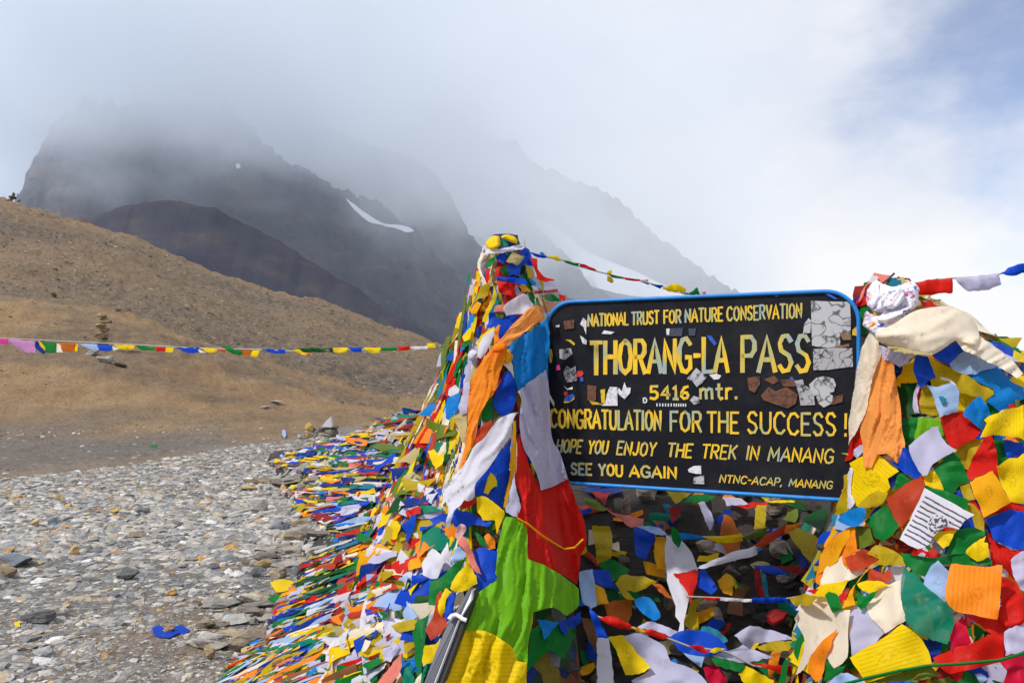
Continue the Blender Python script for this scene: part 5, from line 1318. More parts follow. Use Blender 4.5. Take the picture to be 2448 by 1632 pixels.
for x, y, w, h, c, lab in [
    (705, 962, 145, 78, (.12, .125, .13), 'dark grey angular boulder alone in the middle of the gravel'),
    (205, 1200, 210, 78, (.13, .135, .14), 'long low dark slate slab near the left edge of the gravel'),
    (195, 676, 60, 50, (.52, .40, .20), 'chunky tan yellow rock left of the bluish one'),
    (298, 664, 66, 52, (.19, .23, .29), 'bluish grey rock right of the chunky tan yellow one'),
    (420, 832, 80, 62, (.48, .33, .16), 'ochre brown wedge-shaped rock beside the pale tan slab pieces'),
    (90, 885, 230, 64, (.14, .16, .19), 'wide dark blue-grey ledge of rock at the left edge'),
    (45, 945, 120, 90, (.30, .23, .15), 'brown block of rock under the wide dark ledge'),
    (752, 738, 118, 54, (.56, .47, .35), 'flat cream coloured stone lying in the mid gravel'),
    (645, 606, 64, 34, (.46, .32, .08), 'small mustard brown stone in the upper gravel'),
    (335, 533, 64, 44, (.42, .32, .16), 'small golden brown stone near the far edge of the gravel'),
    (1200, 916, 80, 36, (.15, .16, .18), 'small dark slate stone right of the angular boulder'),
    (1428, 950, 88, 64, (.20, .22, .25), 'blue-grey slate block by the edge of the flag heap'),
    (1425, 575, 140, 95, (.50, .48, .45), 'large pale grey boulder at the upper left edge of the flag heap'),
    (1405, 1098, 170, 74, (.50, .46, .38), 'pale sandy slab above the thin flat one'),
    (1342, 1212, 200, 60, (.38, .38, .36), 'thin flat light grey slab resting on the brown boulder'),
    (1420, 1325, 290, 135, (.25, .20, .145), 'large brown layered boulder at the lower left foot of the flag heap'),
    (1170, 1398, 84, 84, (.33, .24, .13), 'ochre stone at the very corner of the flag heap'),
    (1415, 1445, 100, 78, (.42, .36, .28), 'tan block among the lowest flags of the heap'),
    (998, 680, 80, 34, (.14, .14, .145), 'low dark stone right of centre in the upper gravel'),
    (800, 604, 90, 42, (.19, .19, .195), 'grey rounded stone in the upper gravel'),
    (960, 1064, 64, 34, (.56, .30, .07), 'bright orange brown stone in the foreground gravel'),
    (1100, 1110, 66, 50, (.27, .22, .15), 'knobbly brown stone above the blue rag'),
    (765, 1028, 54, 40, (.56, .52, .44), 'small cream stone just below the angular boulder'),
    (150, 1365, 110, 42, (.42, .37, .30), 'tan slab at the lower left of the foreground'),
    (250, 1392, 140, 46, (.33, .34, .35), 'long pale grey slab right of the tan one at lower left'),
    (105, 531, 54, 30, (.50, .28, .12), 'small orange stone near the far left of the gravel'),
    (262, 830, 88, 42, (.46, .40, .28), 'pale tan stone above the wide dark ledge'),
    (1545, 950, 110, 80, (.36, .30, .20), 'tan boulder touching the flag heap beside the blue-grey block'),
    (1480, 905, 120, 60, (.40, .29, .13), 'ochre slab on top of the blue-grey block'),
    (1600, 1110, 150, 50, (.26, .24, .21), 'grey brown slab wedged into the flag heap'),
    (1570, 690, 120, 60, (.20, .21, .23), 'dark grey slab jutting from the flag heap'),
    (1660, 740, 150, 70, (.22, .18, .13), 'dark brown slab in the gap of the flag heap'),
    (1620, 830, 170, 46, (.30, .27, .22), 'long thin slab in the gap of the flag heap'),
    (1700, 370, 110, 70, (.33, .31, .29), 'grey stone near the far top edge of the flag heap'),
    (1390, 480, 130, 40, (.40, .29, .12), 'ochre flat stone at the far edge of the flag heap')]:
    rock(gx + x / gk, gy + y / gk, w / gk, h / gk, c, lab, group=ROCK_GROUP)

for x, y, w, h, c, lab in [(222, 842, 44, 18, (.30, .29, .27), 'pale grey rubble block on the tan slope below the flag string'), (252, 856, 40, 24, (.36, .34, .30), 'pale broken rock beside the dark one on the tan slope'), (285, 868, 52, 20, (.13, .105, .07), 'dark brown rock on the tan slope below the flag string'),
                           (128, 704, 22, 14, (.13, .11, .085), 'dark rock at the top of the smooth tan tongue'), (283, 741, 14, 8, (.12, .10, .08), 'small dark rock on the edge of the tan tongue'), (636, 972, 30, 12, (.35, .33, .28), 'grey rubble lump low on the tan slope'),
                           (560, 635, 16, 8, (.11, .09, .07), 'small dark rock on the skyline of the brown hill'), (783, 712, 26, 10, (.11, .095, .08), 'dark rock at the skyline right of the hill'), (660, 960, 40, 10, (.30, .28, .24), 'flat rubble patch low on the tan slope')]:
    rock(x, y, w, h, c, lab, group='rocks on the hillside', tree=GROUND_BVH)
GAPS = [(700, 1290, 105, 62), (600, 1455, 85, 34), (690, 1150, 70, 24), (560, 1520, 110, 40)]
gr = np.random.default_rng(91)
for gx_, gy_, rx_, ry_ in GAPS:
    for k in range(13):
        a_, q_ = gr.uniform(0, 6.283), gr.uniform(0, 1) ** .5
        rock(gx_ + rx_ * q_ * math.cos(a_), gy_ + ry_ * q_ * math.sin(a_), gr.uniform(30, 95), gr.uniform(10, 26), tuple(np.array([(.30, .275, .24), (.19, .165, .14), (.36, .34, .31), (.32, .26, .17)][k % 4]) * gr.uniform(.7, 1.2)),
             'rough shale slab showing in a bare gap of the flag heap', group='slabs in the gaps of the flag heap', seed=2000 + k + int(gx_))
# stones of the broken face in the hollow under the board
hr = np.random.default_rng(31)
for x, y, w, h, lab in [(1180, 570, 190, 130, 'stack of thin grey brown shale slabs in the hollow'), (1690, 250, 150, 150, 'tall grey brown stone high on the right of the hollow'), (1750, 570, 220, 180, 'pale cracked block on the right side of the hollow'),
                        (1180, 1010, 170, 120, 'tan rounded stone in the middle of the hollow'), (720, 150, 170, 130, 'crumpled brown stone directly under the board'), (1270, 1100, 90, 150, 'narrow tan stone leaning below the rounded one'), (560, 260, 90, 200, 'upright dark brown slab at the left of the hollow'),
                        (1800, 790, 170, 100, 'pale grey slab under the cracked block')]:
    rock(1320 + x / 3.186, 1140 + y / 3.186, w / 3.186, h / 3.186, tuple(np.array((.36, .30, .24)) * hr.uniform(.8, 1.25)), lab, group='stones in the hollow', tree=BVH, lift=.02)
n = 0; r_dark = np.random.default_rng(12)
while n < 60:
    px, py = hr.uniform(1345, 1990), hr.uniform(1150, 1680)
    p, nn = hit(px, py, BVH)
    if p is None: continue
    dark = r_dark.uniform() < .75  # most stones tinted near black, the hollow's shade put into their colour
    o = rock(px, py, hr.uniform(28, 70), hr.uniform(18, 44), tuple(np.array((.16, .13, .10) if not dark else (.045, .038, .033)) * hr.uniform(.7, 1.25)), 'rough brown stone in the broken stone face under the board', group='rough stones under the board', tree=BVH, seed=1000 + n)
    n += 1
# a far cairn, one on the crest, and the little stone shelter
def cairn(label, stones, foot):
    p, nn = hit(*foot, GROUND_BVH); root = empty('cairn', p); tag(root, label, 'cairn')
    for k, (x, y, w, h, c) in enumerate(stones): rock(x, y, w, h, c, None, name='stone', D=p.y + .01 * (k % 3), parent=root, seed=300 + k + int(x))
cairn('stacked stone cairn standing on the tan slope behind the long flag string', [(247, 824, 40, 28, (.15, .115, .063)), (243, 804, 40, 20, (.24, .18, .09)), (250, 790, 28, 13, (.18, .14, .08)), (244, 779, 32, 13, (.34, .26, .14)), (250, 767, 36, 17, (.22, .17, .095)), (246, 755, 28, 13, (.32, .25, .13))], (245, 836))
cairn('tiny dark cairn on the skyline of the tan hill at far left', [(32, 473, 22, 12, (.12, .10, .07)), (33, 465, 9, 14, (.05, .045, .04)), (24, 478, 14, 8, (.25, .2, .14)), (44, 480, 12, 7, (.2, .16, .11))], (32, 482))
def shelter():
    p, nn = hit(770, 1042, GROUND_BVH); root = empty('stone_pile', p); tag(root, 'small pile of stones with a pointed white slab, at the foot of the tan slope', 'stone pile')
    for k, (x, y, w, h, c) in enumerate([(741, 1022, 26, 24, (.42, .29, .08)), (740, 1042, 24, 18, (.36, .25, .08)), (760, 1030, 34, 20, (.18, .17, .15)), (752, 1040, 30, 14, (.40, .38, .34)), (775, 1042, 40, 24, (.30, .24, .17)), (796, 1034, 26, 26, (.14, .12, .10)), (800, 1022, 34, 10, (.10, .09, .085)),
                                         (786, 1022, 30, 10, (.24, .24, .16)), (722, 1044, 22, 14, (.38, .38, .38)), (770, 1024, 30, 12, (.20, .20, .18))]):
        rock(x, y, w, h, c, None, name='stone', D=p.y + .02 * (k % 4), parent=root, seed=500 + k)
    V0 = [P(x, y, p.y - .05) for x, y in ((768, 1020), (779, 1006), (790, 996), (793, 1021))]
    V = V0 + [v + Vector((.02, .10, 0)) for v in V0]
    o = mesh_obj('white_slab', V, [(3, 2, 1, 0), (4, 5, 6, 7), (0, 1, 5, 4), (1, 2, 6, 5), (2, 3, 7, 6), (3, 0, 4, 7)], simple_mat('white_marble', (.62, .60, .66), .7), smooth=False); adopt(o, root)
shelter()
def rag(c, s, label, lift=.03, name='rag', **kw):
    o = cloth(name, pts('S', s), fabric(c, 0), tree=GROUND_BVH, lift=lift, span=1.0, **kw); tag(o, label, 'rag'); return o
rag('blue', '363,1500 380,1494 398,1500 420,1494 438,1494 452,1506 440,1514 425,1512 405,1524 385,1522 368,1516', 'crumpled blue rag pinned under a tan stone in the foreground gravel')
rock(408, 1500, 30, 30, (.42, .29, .19), 'tan stone weighing down the crumpled blue rag', group=ROCK_GROUP)
rag('green', '361,1062 367,1060 374,1062 374,1071 362,1071', 'small bright green rag on the bare grey path')
rag('yellow', '34,1486 46,1484 48,1496 36,1497', 'tiny yellow rag beside the long dark slab at left')
rag('pale', '675,1026 682,1028 684,1040 680,1046 674,1038', 'small pale blue rag on the slope left of the stone pile', lift=.25)

# ------------------------------------------------------------------ flags on the long heap, left of the spire
def heap_heroes():
    f = lambda c, l, s, **kw: flag(c, l, 'R7', s, tree=BVH_ALL, span=.45, **kw)
    f('yellow', 3, '1122,682 1160,645 1202,618 1252,690 1232,762 1150,772'); f('blue', 4, '1228,712 1342,618 1332,702 1292,782'); f('white', 4, '1088,642 1200,598 1240,558 1272,570 1200,642 1100,672', pr=0)
    f('white', 5, '1183,572 1200,540 1232,528 1277,575 1200,582', pr=0); f('red', 5, '1278,612 1362,578 1367,622 1290,642'); f('green', 4, '1173,522 1180,463 1242,468 1252,532 1200,532'); f('yellow', 4, '1168,442 1292,328 1307,350 1290,402 1240,462')
    f('green', 4, '1310,290 1340,235 1372,250 1368,300 1330,330', rounded=True); f('yellow', 5, '1405,275 1440,265 1470,300 1500,275 1490,340 1450,375 1425,330')
    f('cream', 4, '838,1482 900,1378 1000,1308 1092,1330 1062,1382 960,1442 880,1512', label='big cream cloth lying among the lowest flags of the heap', pr=0); f('cream', 3, '573,1292 640,1220 742,1188 772,1200 660,1282', pr=0)
    f('blue', 4, '1013,1312 1040,1238 1132,1278 1102,1312'); f('salmon', 5, '1118,1572 1262,1398 1252,1502 1200,1572', label='salmon pink pointed flag at the bottom of the heap'); f('dred', 3, '1200,1288 1182,1332 1062,1502 980,1572 1000,1480 1060,1400')
    f('blue', 3, '958,1132 1040,1058 1072,1090 990,1132'); f('grey', 3, '943,800 1010,753 1072,750 1062,802 1000,817'); f('pale', 3, '1093,770 1182,768 1162,797 1110,797', pr=0); f('amber', 3, '958,820 1032,818 1037,862 968,872')
    f('rred', 3, '1108,1022 1222,988 1232,1042 1150,1062'); f('cyan', 3, '858,612 982,588 1002,642 858,652'); f('cream', 3, '743,1022 872,983 852,1032 768,1037', pr=0); f('yellow', 4, '443,1575 532,1488 565,1575'); f('blue', 4, '528,1532 602,1438 592,1502 540,1575')
    f('mustard', 3, '985,590 1020,530 1090,500 1130,540 1110,590 1050,610'); f('green', 3, '500,1085 600,1070 610,1105 530,1115'); f('red', 3, '605,1085 690,1075 735,1100 640,1105'); f('yellow', 3, '525,1005 600,990 660,1000 630,1050 560,1060')
    f('mustard', 4, '1200,1250 1260,1225 1350,1210 1330,1270 1250,1285'); f('lav', 3, '1150,1380 1220,1330 1250,1370 1200,1450 1160,1440', pr=0); f('blue', 3, '820,1075 870,1065 895,1085 830,1095'); f('red', 3, '790,920 880,895 870,925 800,945')
    f('dgreen', 3, '1005,890 1060,860 1110,880 1060,900'); f('yellow', 4, '980,900 1060,900 1080,980 1010,990'); f('green', 4, '1075,930 1110,915 1115,985 1085,990'); f('dred', 3, '1110,880 1195,890 1200,980 1115,980')
    f('lime', 3, '545,1500 600,1480 620,1560 560,1580'); f('lav', 4, '640,1500 700,1480 745,1510 740,1580 650,1580', pr=0); f('olive', 3, '870,1540 920,1530 950,1580 880,1580'); f('teal', 3, '1270,1500 1310,1470 1340,1560 1280,1575')
heap_heroes()
def heap_bunches():
    """longer cloths bunched along the strings of the heap"""
    r = np.random.default_rng(17); k = 0
    while k < 20:
        py = r.uniform(1090, 1625); x1 = np.interp(py, [1090, 1300, 1632], [960, 900, 900]); x0 = np.interp(py, [1090, 1250, 1400, 1632], [760, 760, 690, 560])
        px = r.uniform(x0, x1)
        p, n = hit(px, py, BVH_ALL)
        if p is None or mound_h(np.array([p.x]), np.array([p.y]))[0] < .06: continue
        k += 1
        L = r.uniform(50, 115) * (3.6 / p.y) ** .8; W = L * r.uniform(.2, .36); a = math.radians(180 - (6 + 24 * sstep(1080, 1600, py)) + r.normal(0, 9))
        ca, sa = math.cos(a), math.sin(a)
        out = [(px + t * L * ca - s * W * sa, py + t * L * sa + s * W * ca) for t, s in ((-.5, -.16), (-.2, -.5), (.15, -.42 + r.uniform(-.2, .1)), (.5, -.2), (.46, .22), (.1, .5), (-.25, .42 + r.uniform(-.2, .1)), (-.5, .15))]
        c = ['cream', 'white', 'yellow', 'blue', 'red', 'mustard', 'green', 'lav', 'salmon', 'orange', 'cream', 'teal'][int(r.integers(12))]
        o = cloth('prayer_flag', out, fabric(c, 0), lift=.05 + r.uniform(0, .03), tree=BVH_ALL, span=.45, ang=math.degrees(a) + 90, wl=max(W * .5, 7), amp=.012)
        if o is not None: HEROES.append([o, c, 'bunched', None, 'prayer flag'])
heap_bunches()

PAL = ['blue', 'blue', 'yellow', 'yellow', 'white', 'green', 'green', 'red', 'orange', 'mustard', 'rred', 'lav', 'cream', 'sky', 'dblue', 'teal', 'dgreen', 'amber', 'salmon', 'pale', 'cyan', 'olive', 'brown', 'khaki', 'dred']
PALW = np.array([6, 3, 6, 3, 6, 5, 3, 4.5, 3.5, 7, 4.5, 5, 6.5, 3, 6, 3, 4, 3, 1.6, 3, 2.5, 4, 2.5, 4, 3]); PALW = PALW / PALW.sum()
def scrap(p, n, along, L, Wd, r, lift):
    """a small curled strip of cloth lying on a surface, 5 x 4 points"""
    n = np.array(n); a = np.array(along); a = a - n * (a @ n); a /= np.linalg.norm(a) + 1e-9; b = np.cross(n, a)
    nu, nv = 6, 4; V = []
    ph = r.uniform(0, 6.28, 3); curl = r.uniform(-.2, .5); tw = r.uniform(-1.0, 1.0); wv = r.uniform(.03, .10) * L; taper = r.uniform(.3, 1.0)
    sk = r.uniform(-.35, .35)
    for i in range(nu):
        t = i / (nu - 1) - .5
        for j in range(nv):
            s = j / (nv - 1) - .5
            w = Wd * (taper + (1 - taper) * (i / (nu - 1)))
            h = wv * math.sin(t * 7 + ph[0] + s * 1.5) * .6 + abs(s) * 2 * -curl * w * .4 + tw * t * s * w * 1.2 + lift + .012
            sag = L * .12 * math.sin(t * 3 + ph[1])
            V.append(np.array(p) + a * (t * L + s * sk * w) + b * (s * w + sag) + n * max(h, .002))
    F = [(i * nv + j, (i + 1) * nv + j, (i + 1) * nv + j + 1, i * nv + j + 1) for i in range(nu - 1) for j in range(nv - 1)]
    return V, F
def scatter_scraps():
    r = np.random.default_rng(61)
    keys = list(dict.fromkeys(PAL)); mats = [fabric(k) for k in keys]; idx = {k: i for i, k in enumerate(keys)}
    VV, FF, MI = [], [], []; b = 0
    singles = []
    top = np.array([0.0, 3.4, 2.0])
    def put(p, n, along, L, Wd, lift, single=False):
        nonlocal b
        c = PAL[r.choice(len(PAL), p=PALW)]
        V, F = scrap(p, n, along, L, Wd, r, lift)
        if single: singles.append((c, V, F, p)); return
        VV.extend(V); FF.extend([tuple(q + b for q in f) for f in F]); MI.extend([idx[c]] * len(F)); b += len(V)
    # the spire: strips hanging down its strings, steeper near the top
    k = 0
    while k < 650:
        py = 600 + 1080 * r.uniform() ** .8; row = [np.interp(py, [q[0] for q in ROWS_L], [q[j] for q in ROWS_L]) for j in (1, 2)]
        px = r.uniform(row[0] - 6, row[1] + 4)
        p, n = hit(px, py, SPIRE_BVH)
        if p is None: continue
        k += 1
        if px > 1215 and py > 780 or (px > 1160 and py > 1330): continue
        side = (px - (row[0] + row[1]) / 2) / (row[1] - row[0])
        along = np.array([side * .9 + r.normal(0, .25), -.1, -1.0])
        f_ = .6 + .4 * sstep(560, 1000, py)
        put(p, n, along, r.uniform(.09, .26) * f_, r.uniform(.022, .065) * f_, r.uniform(0, .03))
    k = 0
    while k < 700:
        py = 700 + 960 * r.uniform(); row = [np.interp(py, [q[0] for q in ROWS_R], [q[j] for q in ROWS_R]) for j in (1, 2)]
        px = r.uniform(row[0] - 4, min(row[1], 2520))
        p, n = hit(px, py, BUNDLE_BVH)
        if p is None: continue
        k += 1
        put(p, n, np.array([r.normal(0, .7), -.1, -1]), r.uniform(.08, .16), r.uniform(.06, .12), r.uniform(0, .008))
    # the long heap: whole strings of flags streaming down and away from the spire, each lying along the stones
    def strand_path(px, py, n_max):
        path = []; slope = .06 + .46 * sstep(1080, 1620, py) + r.normal(0, .09); bend = r.normal(0, .0009)
        for k in range(n_max):
            p, n = hit(px, py, BVH_ALL)
            if p is None or mound_h(np.array([p.x]), np.array([p.y]))[0] < .035 or p.y > 15: break
            if path and (p - path[-1][0]).length > .9: break
            if any(((px - g[0]) / g[2]) ** 2 + ((py - g[1]) / g[3]) ** 2 < r.uniform(.55, 1.15) for g in GAPS): break
            path.append((p, n)); st = max(6.0, .055 * FPX / p.y)
            px -= st; py += st * (slope + bend * k * st) + r.normal(0, .35) * st * .12
            if r.uniform() < .012: break
        return path
    def strand_flags(path, w0, lift, wide=.14):
        """split a path into flags: each a strip of cloth that follows the string, gathered at both ends"""
        out = []; i = 0
        while i < len(path) - 2:
            m = int(r.integers(3, 7)); seg = path[i:i + m + 1]
            if len(seg) < 3: break
            W = w0 * (r.uniform(.55, 1.5) if r.uniform() > wide else r.uniform(1.8, 2.8)); ph = r.uniform(0, 6.28); tw = r.uniform(-1.2, 1.2); side = r.choice([-1, 1]); V = []; nv = 4
            pin = r.uniform(.3, .8)
            P3 = np.array([q[0] for q in seg]); N3 = np.array([q[1] for q in seg]); t_ = np.linspace(0, 1, len(seg)); tt = np.linspace(0, 1, 2 * len(seg) - 1)
            P3 = np.stack([np.interp(tt, t_, P3[:, c]) for c in range(3)], 1); N3 = np.stack([np.interp(tt, t_, N3[:, c]) for c in range(3)], 1)
            T3 = np.gradient(P3, axis=0); T3 /= np.linalg.norm(T3, axis=1)[:, None] + 1e-9
            for k in range(len(tt)):
                n = N3[k]; bb = np.cross(n, T3[k]); bb /= np.linalg.norm(bb) + 1e-9
                ww = W * (pin + (1 - pin) * math.sin(math.pi * min(max(tt[k], .04), .96)) ** .6)
                for j in range(nv):
                    s_ = j / (nv - 1) - .5
                    h = lift + .012 + tw * s_ * ww * (tt[k] - .4) + W * .16 * math.sin(ph + tt[k] * 7 + s_ * 5)
                    V.append(P3[k] + bb * ww * (s_ + side * .3) + n * max(h, .003))
            F = [(a_ * nv + j, (a_ + 1) * nv + j, (a_ + 1) * nv + j + 1, a_ * nv + j + 1) for a_ in range(len(tt) - 1) for j in range(nv - 1)]
            out.append((PAL[r.choice(len(PAL), p=PALW)], V, F)); i += m
            if r.uniform() < .12: i += 1
        return out
    k = 0
    while k < 420:                                     # the bundle's right flank
        px, py = r.uniform(2480, 2880), r.uniform(760, 1700)
        p, n = hit(px, py, BUNDLE_BVH)
        if p is None: continue
        k += 1; put(p, n, np.array([r.normal(0, .7), -.1, -1]), r.uniform(.10, .2), r.uniform(.07, .14), r.uniform(0, .02))
    # strings hanging down the left side of the spire, fanning out from its top
    k = n_str = 0
    while k < 150:
        py = r.uniform(640, 1180); row = [np.interp(py, [q[0] for q in ROWS_L], [q[j] for q in ROWS_L]) for j in (1, 2)]
        px = row[0] + (row[1] - row[0]) * r.uniform(.02, .62) ** 1.2; path = []; y_ = py; x_ = px; bend = r.normal(0, .10)
        for j in range(int(r.integers(8, 22))):
            p, n = hit(x_, y_, BVH)
            if p is None or (path and (p - path[-1][0]).length > .3): break
            if x_ > 1150 and y_ > 1250: break
            path.append((p, n)); st = .045 * FPX / p.y; x_ += st * ((x_ - 1190) / max(y_ - 470, 60) * .9 + bend) ; y_ += st
        if len(path) < 5: continue
        k += 1; fl = strand_flags(path, r.uniform(.022, .046), r.uniform(.004, .035), 0)
        if n_str < 14 and len(fl) >= 3 and py > 800:
            n_str += 1
            root = empty('prayer_flag_string', path[0][0]); tag(root, 'narrow string of prayer flags hanging down the left side of the spire', 'prayer flag string', 'flag strings hanging on the spire')
            adopt(tube('cord', [q[0] + q[1] * .012 for q in path], .0035, M_CORD), root)
            for c, V, F in fl:
                V = np.array(V); org = V.mean(0); o = mesh_obj('flag', V - org, F, fabric(c)); o.location = Vector(org)
                m = o.modifiers.new('soft', 'SUBSURF'); m.levels = m.render_levels = 1
                adopt(o, root)
        else:
            for c, V, F in fl:
                VV.extend(V); FF.extend([tuple(q + b for q in f) for f in F]); MI.extend([idx[c]] * len(F)); b += len(V)
    n_str = 0; k = 0
    while k < 720:
        u_ = r.uniform()
        py = 992 + 660 * r.uniform() ** .92
        px = np.interp(py, [985, 1100, 1300, 1632], [1040, 985, 930, 900]) + 40 - 330 * r.uniform() ** 1.3
        path = strand_path(px, py, int(r.integers(6, 30)))
        if len(path) < 4: continue
        k += 1
        y_ = path[0][0].y; fl = strand_flags(path, r.uniform(.017, .038) * (1 + .3 * (y_ > 5)), r.uniform(0, .05))
        if not fl: continue
        if y_ < 4.6 and n_str < 34 and len(fl) >= 3:
            n_str += 1
            root = empty('prayer_flag_string', path[0][0]); tag(root, 'crumpled string of prayer flags lying down the stone heap left of the spire', 'prayer flag string', 'flag strings lying on the heap')
            adopt(tube('cord', [q[0] + q[1] * .012 for q in path], .0035, M_CORD), root)
            for c, V, F in fl:
                V = np.array(V); org = V.mean(0); o = mesh_obj('flag', V - org, F, fabric(c)); o.location = Vector(org)
                m = o.modifiers.new('soft', 'SUBSURF'); m.levels = m.render_levels = 1
                adopt(o, root)
        else:
            for c, V, F in fl:
                VV.extend(V); FF.extend([tuple(q + b for q in f) for f in F]); MI.extend([idx[c]] * len(F)); b += len(V)
    k = 0
    while k < 420:
        px, py = r.uniform(430, 1080), 985 + 690 * r.uniform()
        p, n = hit(px, py, BVH_ALL)
        if p is None or p.y > 15 or mound_h(np.array([p.x]), np.array([p.y]))[0] < .03: continue
        xf = np.interp(p.y, YS, XF); xc = np.interp(p.y, YS, XC); t = (p.x - xf) / (xc - xf)
        if r.uniform() > np.clip(t * 2.0 + .08, .015, 1): continue
        if any(((px - g[0]) / g[2]) ** 2 + ((py - g[1]) / g[3]) ** 2 < .9 for g in GAPS) and r.uniform() < .85: continue
        q2, _ = hit(px - 30, py + 30 * (.1 + .4 * sstep(1100, 1600, py)), BVH_ALL)
        if q2 is None or abs(q2.y - p.y) > .8: continue
        k += 1; along = np.array(q2 - p); along /= np.linalg.norm(along) + 1e-9
        L = r.uniform(.08, .20); put(p, n, along + r.normal(0, .25, 3), L, L * r.uniform(.25, .6), r.uniform(0, .05), single=(p.y < 4.8 and r.uniform() < .12))
    # the side of the heap behind the spire, where the same litter lies on
    H_BVH = bvh_of([HEAP]); k = 0
    while k < 1500:
        y = r.uniform(2.9, 11); x = r.uniform(np.interp(y, YS, XF) + .25, np.interp(y, YS, XC) + 1.1)
        if x > .0 and y < 4.9: continue
        p, n, _, _ = H_BVH.ray_cast(Vector((x, y, 4)), Vector((0, 0, -1)))
        if p is None or p.z < .05: continue
        d_ = p - EYEV; q, _ = hit(CX + d_.x / d_.y * FPX, HY - d_.z / d_.y * FPX, BVH_ALL)
        if q is not None and (q - p).length < .12: continue            # already covered above
        k += 1; along = np.array([-.8, -.35, -.3]) + r.normal(0, .3, 3)
        L = r.uniform(.10, .26); put(p, n, along, L, L * r.uniform(.2, .5), r.uniform(0, .04))
    # the hollow: small rags caught between the stones
    k = 0
    while k < 75:
        px, py = r.uniform(1350, 1960), r.uniform(1150, 1640)
        p, n = hit(px, py, BVH)
        if p is None: continue
        k += 1
        put(p, n, np.array([r.normal(0, 1), -.2, -.5]), r.uniform(.06, .16), r.uniform(.03, .07), r.uniform(.0, .05))
    o = mesh_obj('flag_scraps', VV, FF, mats, mat_idx=MI)
    tag(o, 'thick litter of small torn prayer flags over the heap and round both posts', kind='stuff')
    for c, V, F, p in singles[:0]:
        V = np.array(V); org = V.mean(0)
        s = mesh_obj('prayer_flag', V - org, F, fabric(c)); s.location = Vector(org)
        m = s.modifiers.new('soft', 'SUBSURF'); m.levels = m.render_levels = 1
        q = Vector(org) - EYEV
        s['_px'] = [CX + q.x / q.y * FPX, HY - q.z / q.y * FPX, 40.0]
        HEROES.append([s, c, 'small', None, 'prayer flag'])
scatter_scraps()

# the pale blue flag's cyan print, a part of that flag
for h in HEROES:
    if h[3] and 'cyan print' in h[3]:
        o = cloth('print', pts('A1', '745,768 800,762 862,800 852,850 862,892 800,890 780,850'), fabric('cyan', 0), tree=BUNDLE_BVH, lift=.035 + .013 * 6 + .016, amp=.001, bulge=.001)
        o.parent = h[0]; o.matrix_parent_inverse = Matrix.Translation(-h[0].location)

# ------------------------------------------------------------------ labels: each flag by its colour, shape and what it hangs beside
MARKS = [('the script-printed white flag', 2236, 1237), ('the amber square flag', 2370, 1185), ('the orange square flag', 2330, 1410), ('the large printed yellow flag', 2130, 1565), ('the teal green sheer cloth', 2215, 1440), ('the grey white square flag', 2220, 1080),
         ('the large bright red flag', 2300, 1030), ('the cyan-printed pale blue flag', 2260, 955), ('the orange scarf by the right post', 2110, 960), ('the knotted white cloth', 2130, 730), ('the billowing cream scarf', 2240, 770), ('the split cream cloth', 1985, 1510),
         ("the board's lower right corner", 2000, 1190), ('the twisted white cloth', 1625, 1380), ('the off-white strip', 1445, 1590), ('the tan cloth in the hollow', 1925, 1310), ('the red banner panel', 1310, 1250), ('the lime green banner panel', 1240, 1400),
         ('the yellow banner panel', 1150, 1580), ('the white banner panel', 1290, 1040), ('the blue banner panel', 1270, 850), ('the leaning grey post', 1065, 1530), ('the salmon twisted cloth', 1130, 1335), ('the white scarf across the spire', 1130, 1130),
         ("the spire's orange scarf tail", 1150, 960), ("the spire's white top band", 1200, 598), ('the crumpled white cloth', 1240, 728), ('the leaf-shaped dark blue flag', 1206, 950), ('the long yellow cloth at the edge', 2410, 1010), ('the wide blue cloth in the hollow', 1655, 1525),
         ("the board's lower edge", 1650, 1180), ('the cracked pale block', 1870, 1320), ('the big cream cloth on the heap', 830, 1570), ('the salmon pointed flag', 940, 1600), ('the tan boulder by the heap', 1080, 1370), ('the large brown layered boulder', 1028, 1528), ('the royal blue flag at the right edge', 2400, 1260)]
MARKS[34] = ('the blue-grey block by the heap', 612 + 420 * 0, 1367); MARKS[35] = ('the large brown layered boulder', 609, 1528)
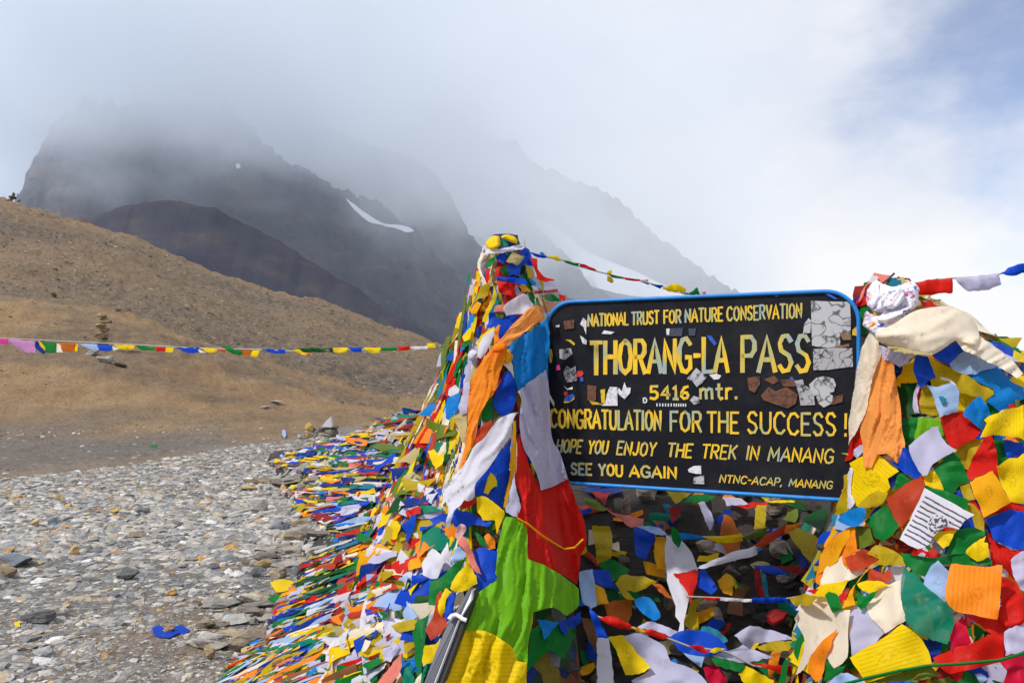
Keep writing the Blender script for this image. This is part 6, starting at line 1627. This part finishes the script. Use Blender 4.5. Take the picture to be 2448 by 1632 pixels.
def describe():
    used = {o.get('label') for o in bpy.data.objects if o.get('label')}
    used |= {h[3] for h in HEROES if h[3]}
    def side(dx, dy):
        if abs(dx) > 1.3 * abs(dy): return 'right of' if dx > 0 else 'left of'
        if abs(dy) > 1.3 * abs(dx): return 'below' if dy > 0 else 'above'
        return ('below and right of' if dx > 0 else 'below and left of') if dy > 0 else ('above and right of' if dx > 0 else 'above and left of')
    for o, c, shape, label, cat in HEROES:
        x, y, size = o['_px']
        if not label:
            near = sorted(MARKS, key=lambda m: (m[1] - x) ** 2 + (m[2] - y) ** 2)
            near = [m for m in near if (m[1] - x) ** 2 + (m[2] - y) ** 2 > 12 ** 2]
            cand = []
            sz = 'small' if size < 38 else 'large' if size > 85 else 'medium-sized'
            shp = '' if shape == 'small' else shape + ' '
            for m in near[:3]: cand.append(f"{COLWORD[c]} {shp}prayer flag {side(x - m[1], y - m[2])} {m[0]}")
            for m in near[:3]: cand.append(f"{sz} {COLWORD[c]} {shp}prayer flag {side(x - m[1], y - m[2])} {m[0]}")
            for i in range(4):
                for j in range(4):
                    if i != j: cand.append(f"{COLWORD[c]} prayer flag {side(x - near[i][1], y - near[i][2])} {near[i][0]}, {side(x - near[j][1], y - near[j][2])} {near[j][0]}")
            cand = [q for q in cand if len(q.split()) <= 16]
            label = next((q for q in cand if q not in used), None) or cand[0]
        used.add(label)
        tag(o, label, cat, 'prayer flags heaped round the sign board')
        del o['_px']
describe()
for o in bpy.data.objects:
    if '_px' in o: del o['_px']

# ------------------------------------------------------------------ snow on the far ridges
def snow():
    tree = bvh_of([o for o in bpy.data.objects if o.name.startswith('mountain')])
    for s, lab in (('826,474 838,484 856,498 880,514 905,528 935,536 962,540 985,546 992,552 975,554 948,546 915,540 886,530 858,510 836,490', 'thin white snow streak down the flank of the dark mountain'),
                   ('1050,440 1100,446 1150,456 1184,505 1170,545 1148,566 1120,560 1098,540 1072,500', 'pale snowfield on the second ridge above the spire'),
                   ('1268,520 1330,545 1390,590 1450,620 1560,668 1640,705 1560,712 1430,690 1350,640 1300,590', 'pale snowfield behind the string that runs down to the sign board'),
                   ('563,392 572,390 576,400 566,404', 'tiny snow patch high on the dark mountain')):
        o = cloth('snow_patch', pts('S', s), M_SNOW, tree=tree, lift=4.0, amp=.3, bulge=.5, span=400)
        tag(o, lab, 'snow patch')
        if '_px' in o: del o['_px']
snow()
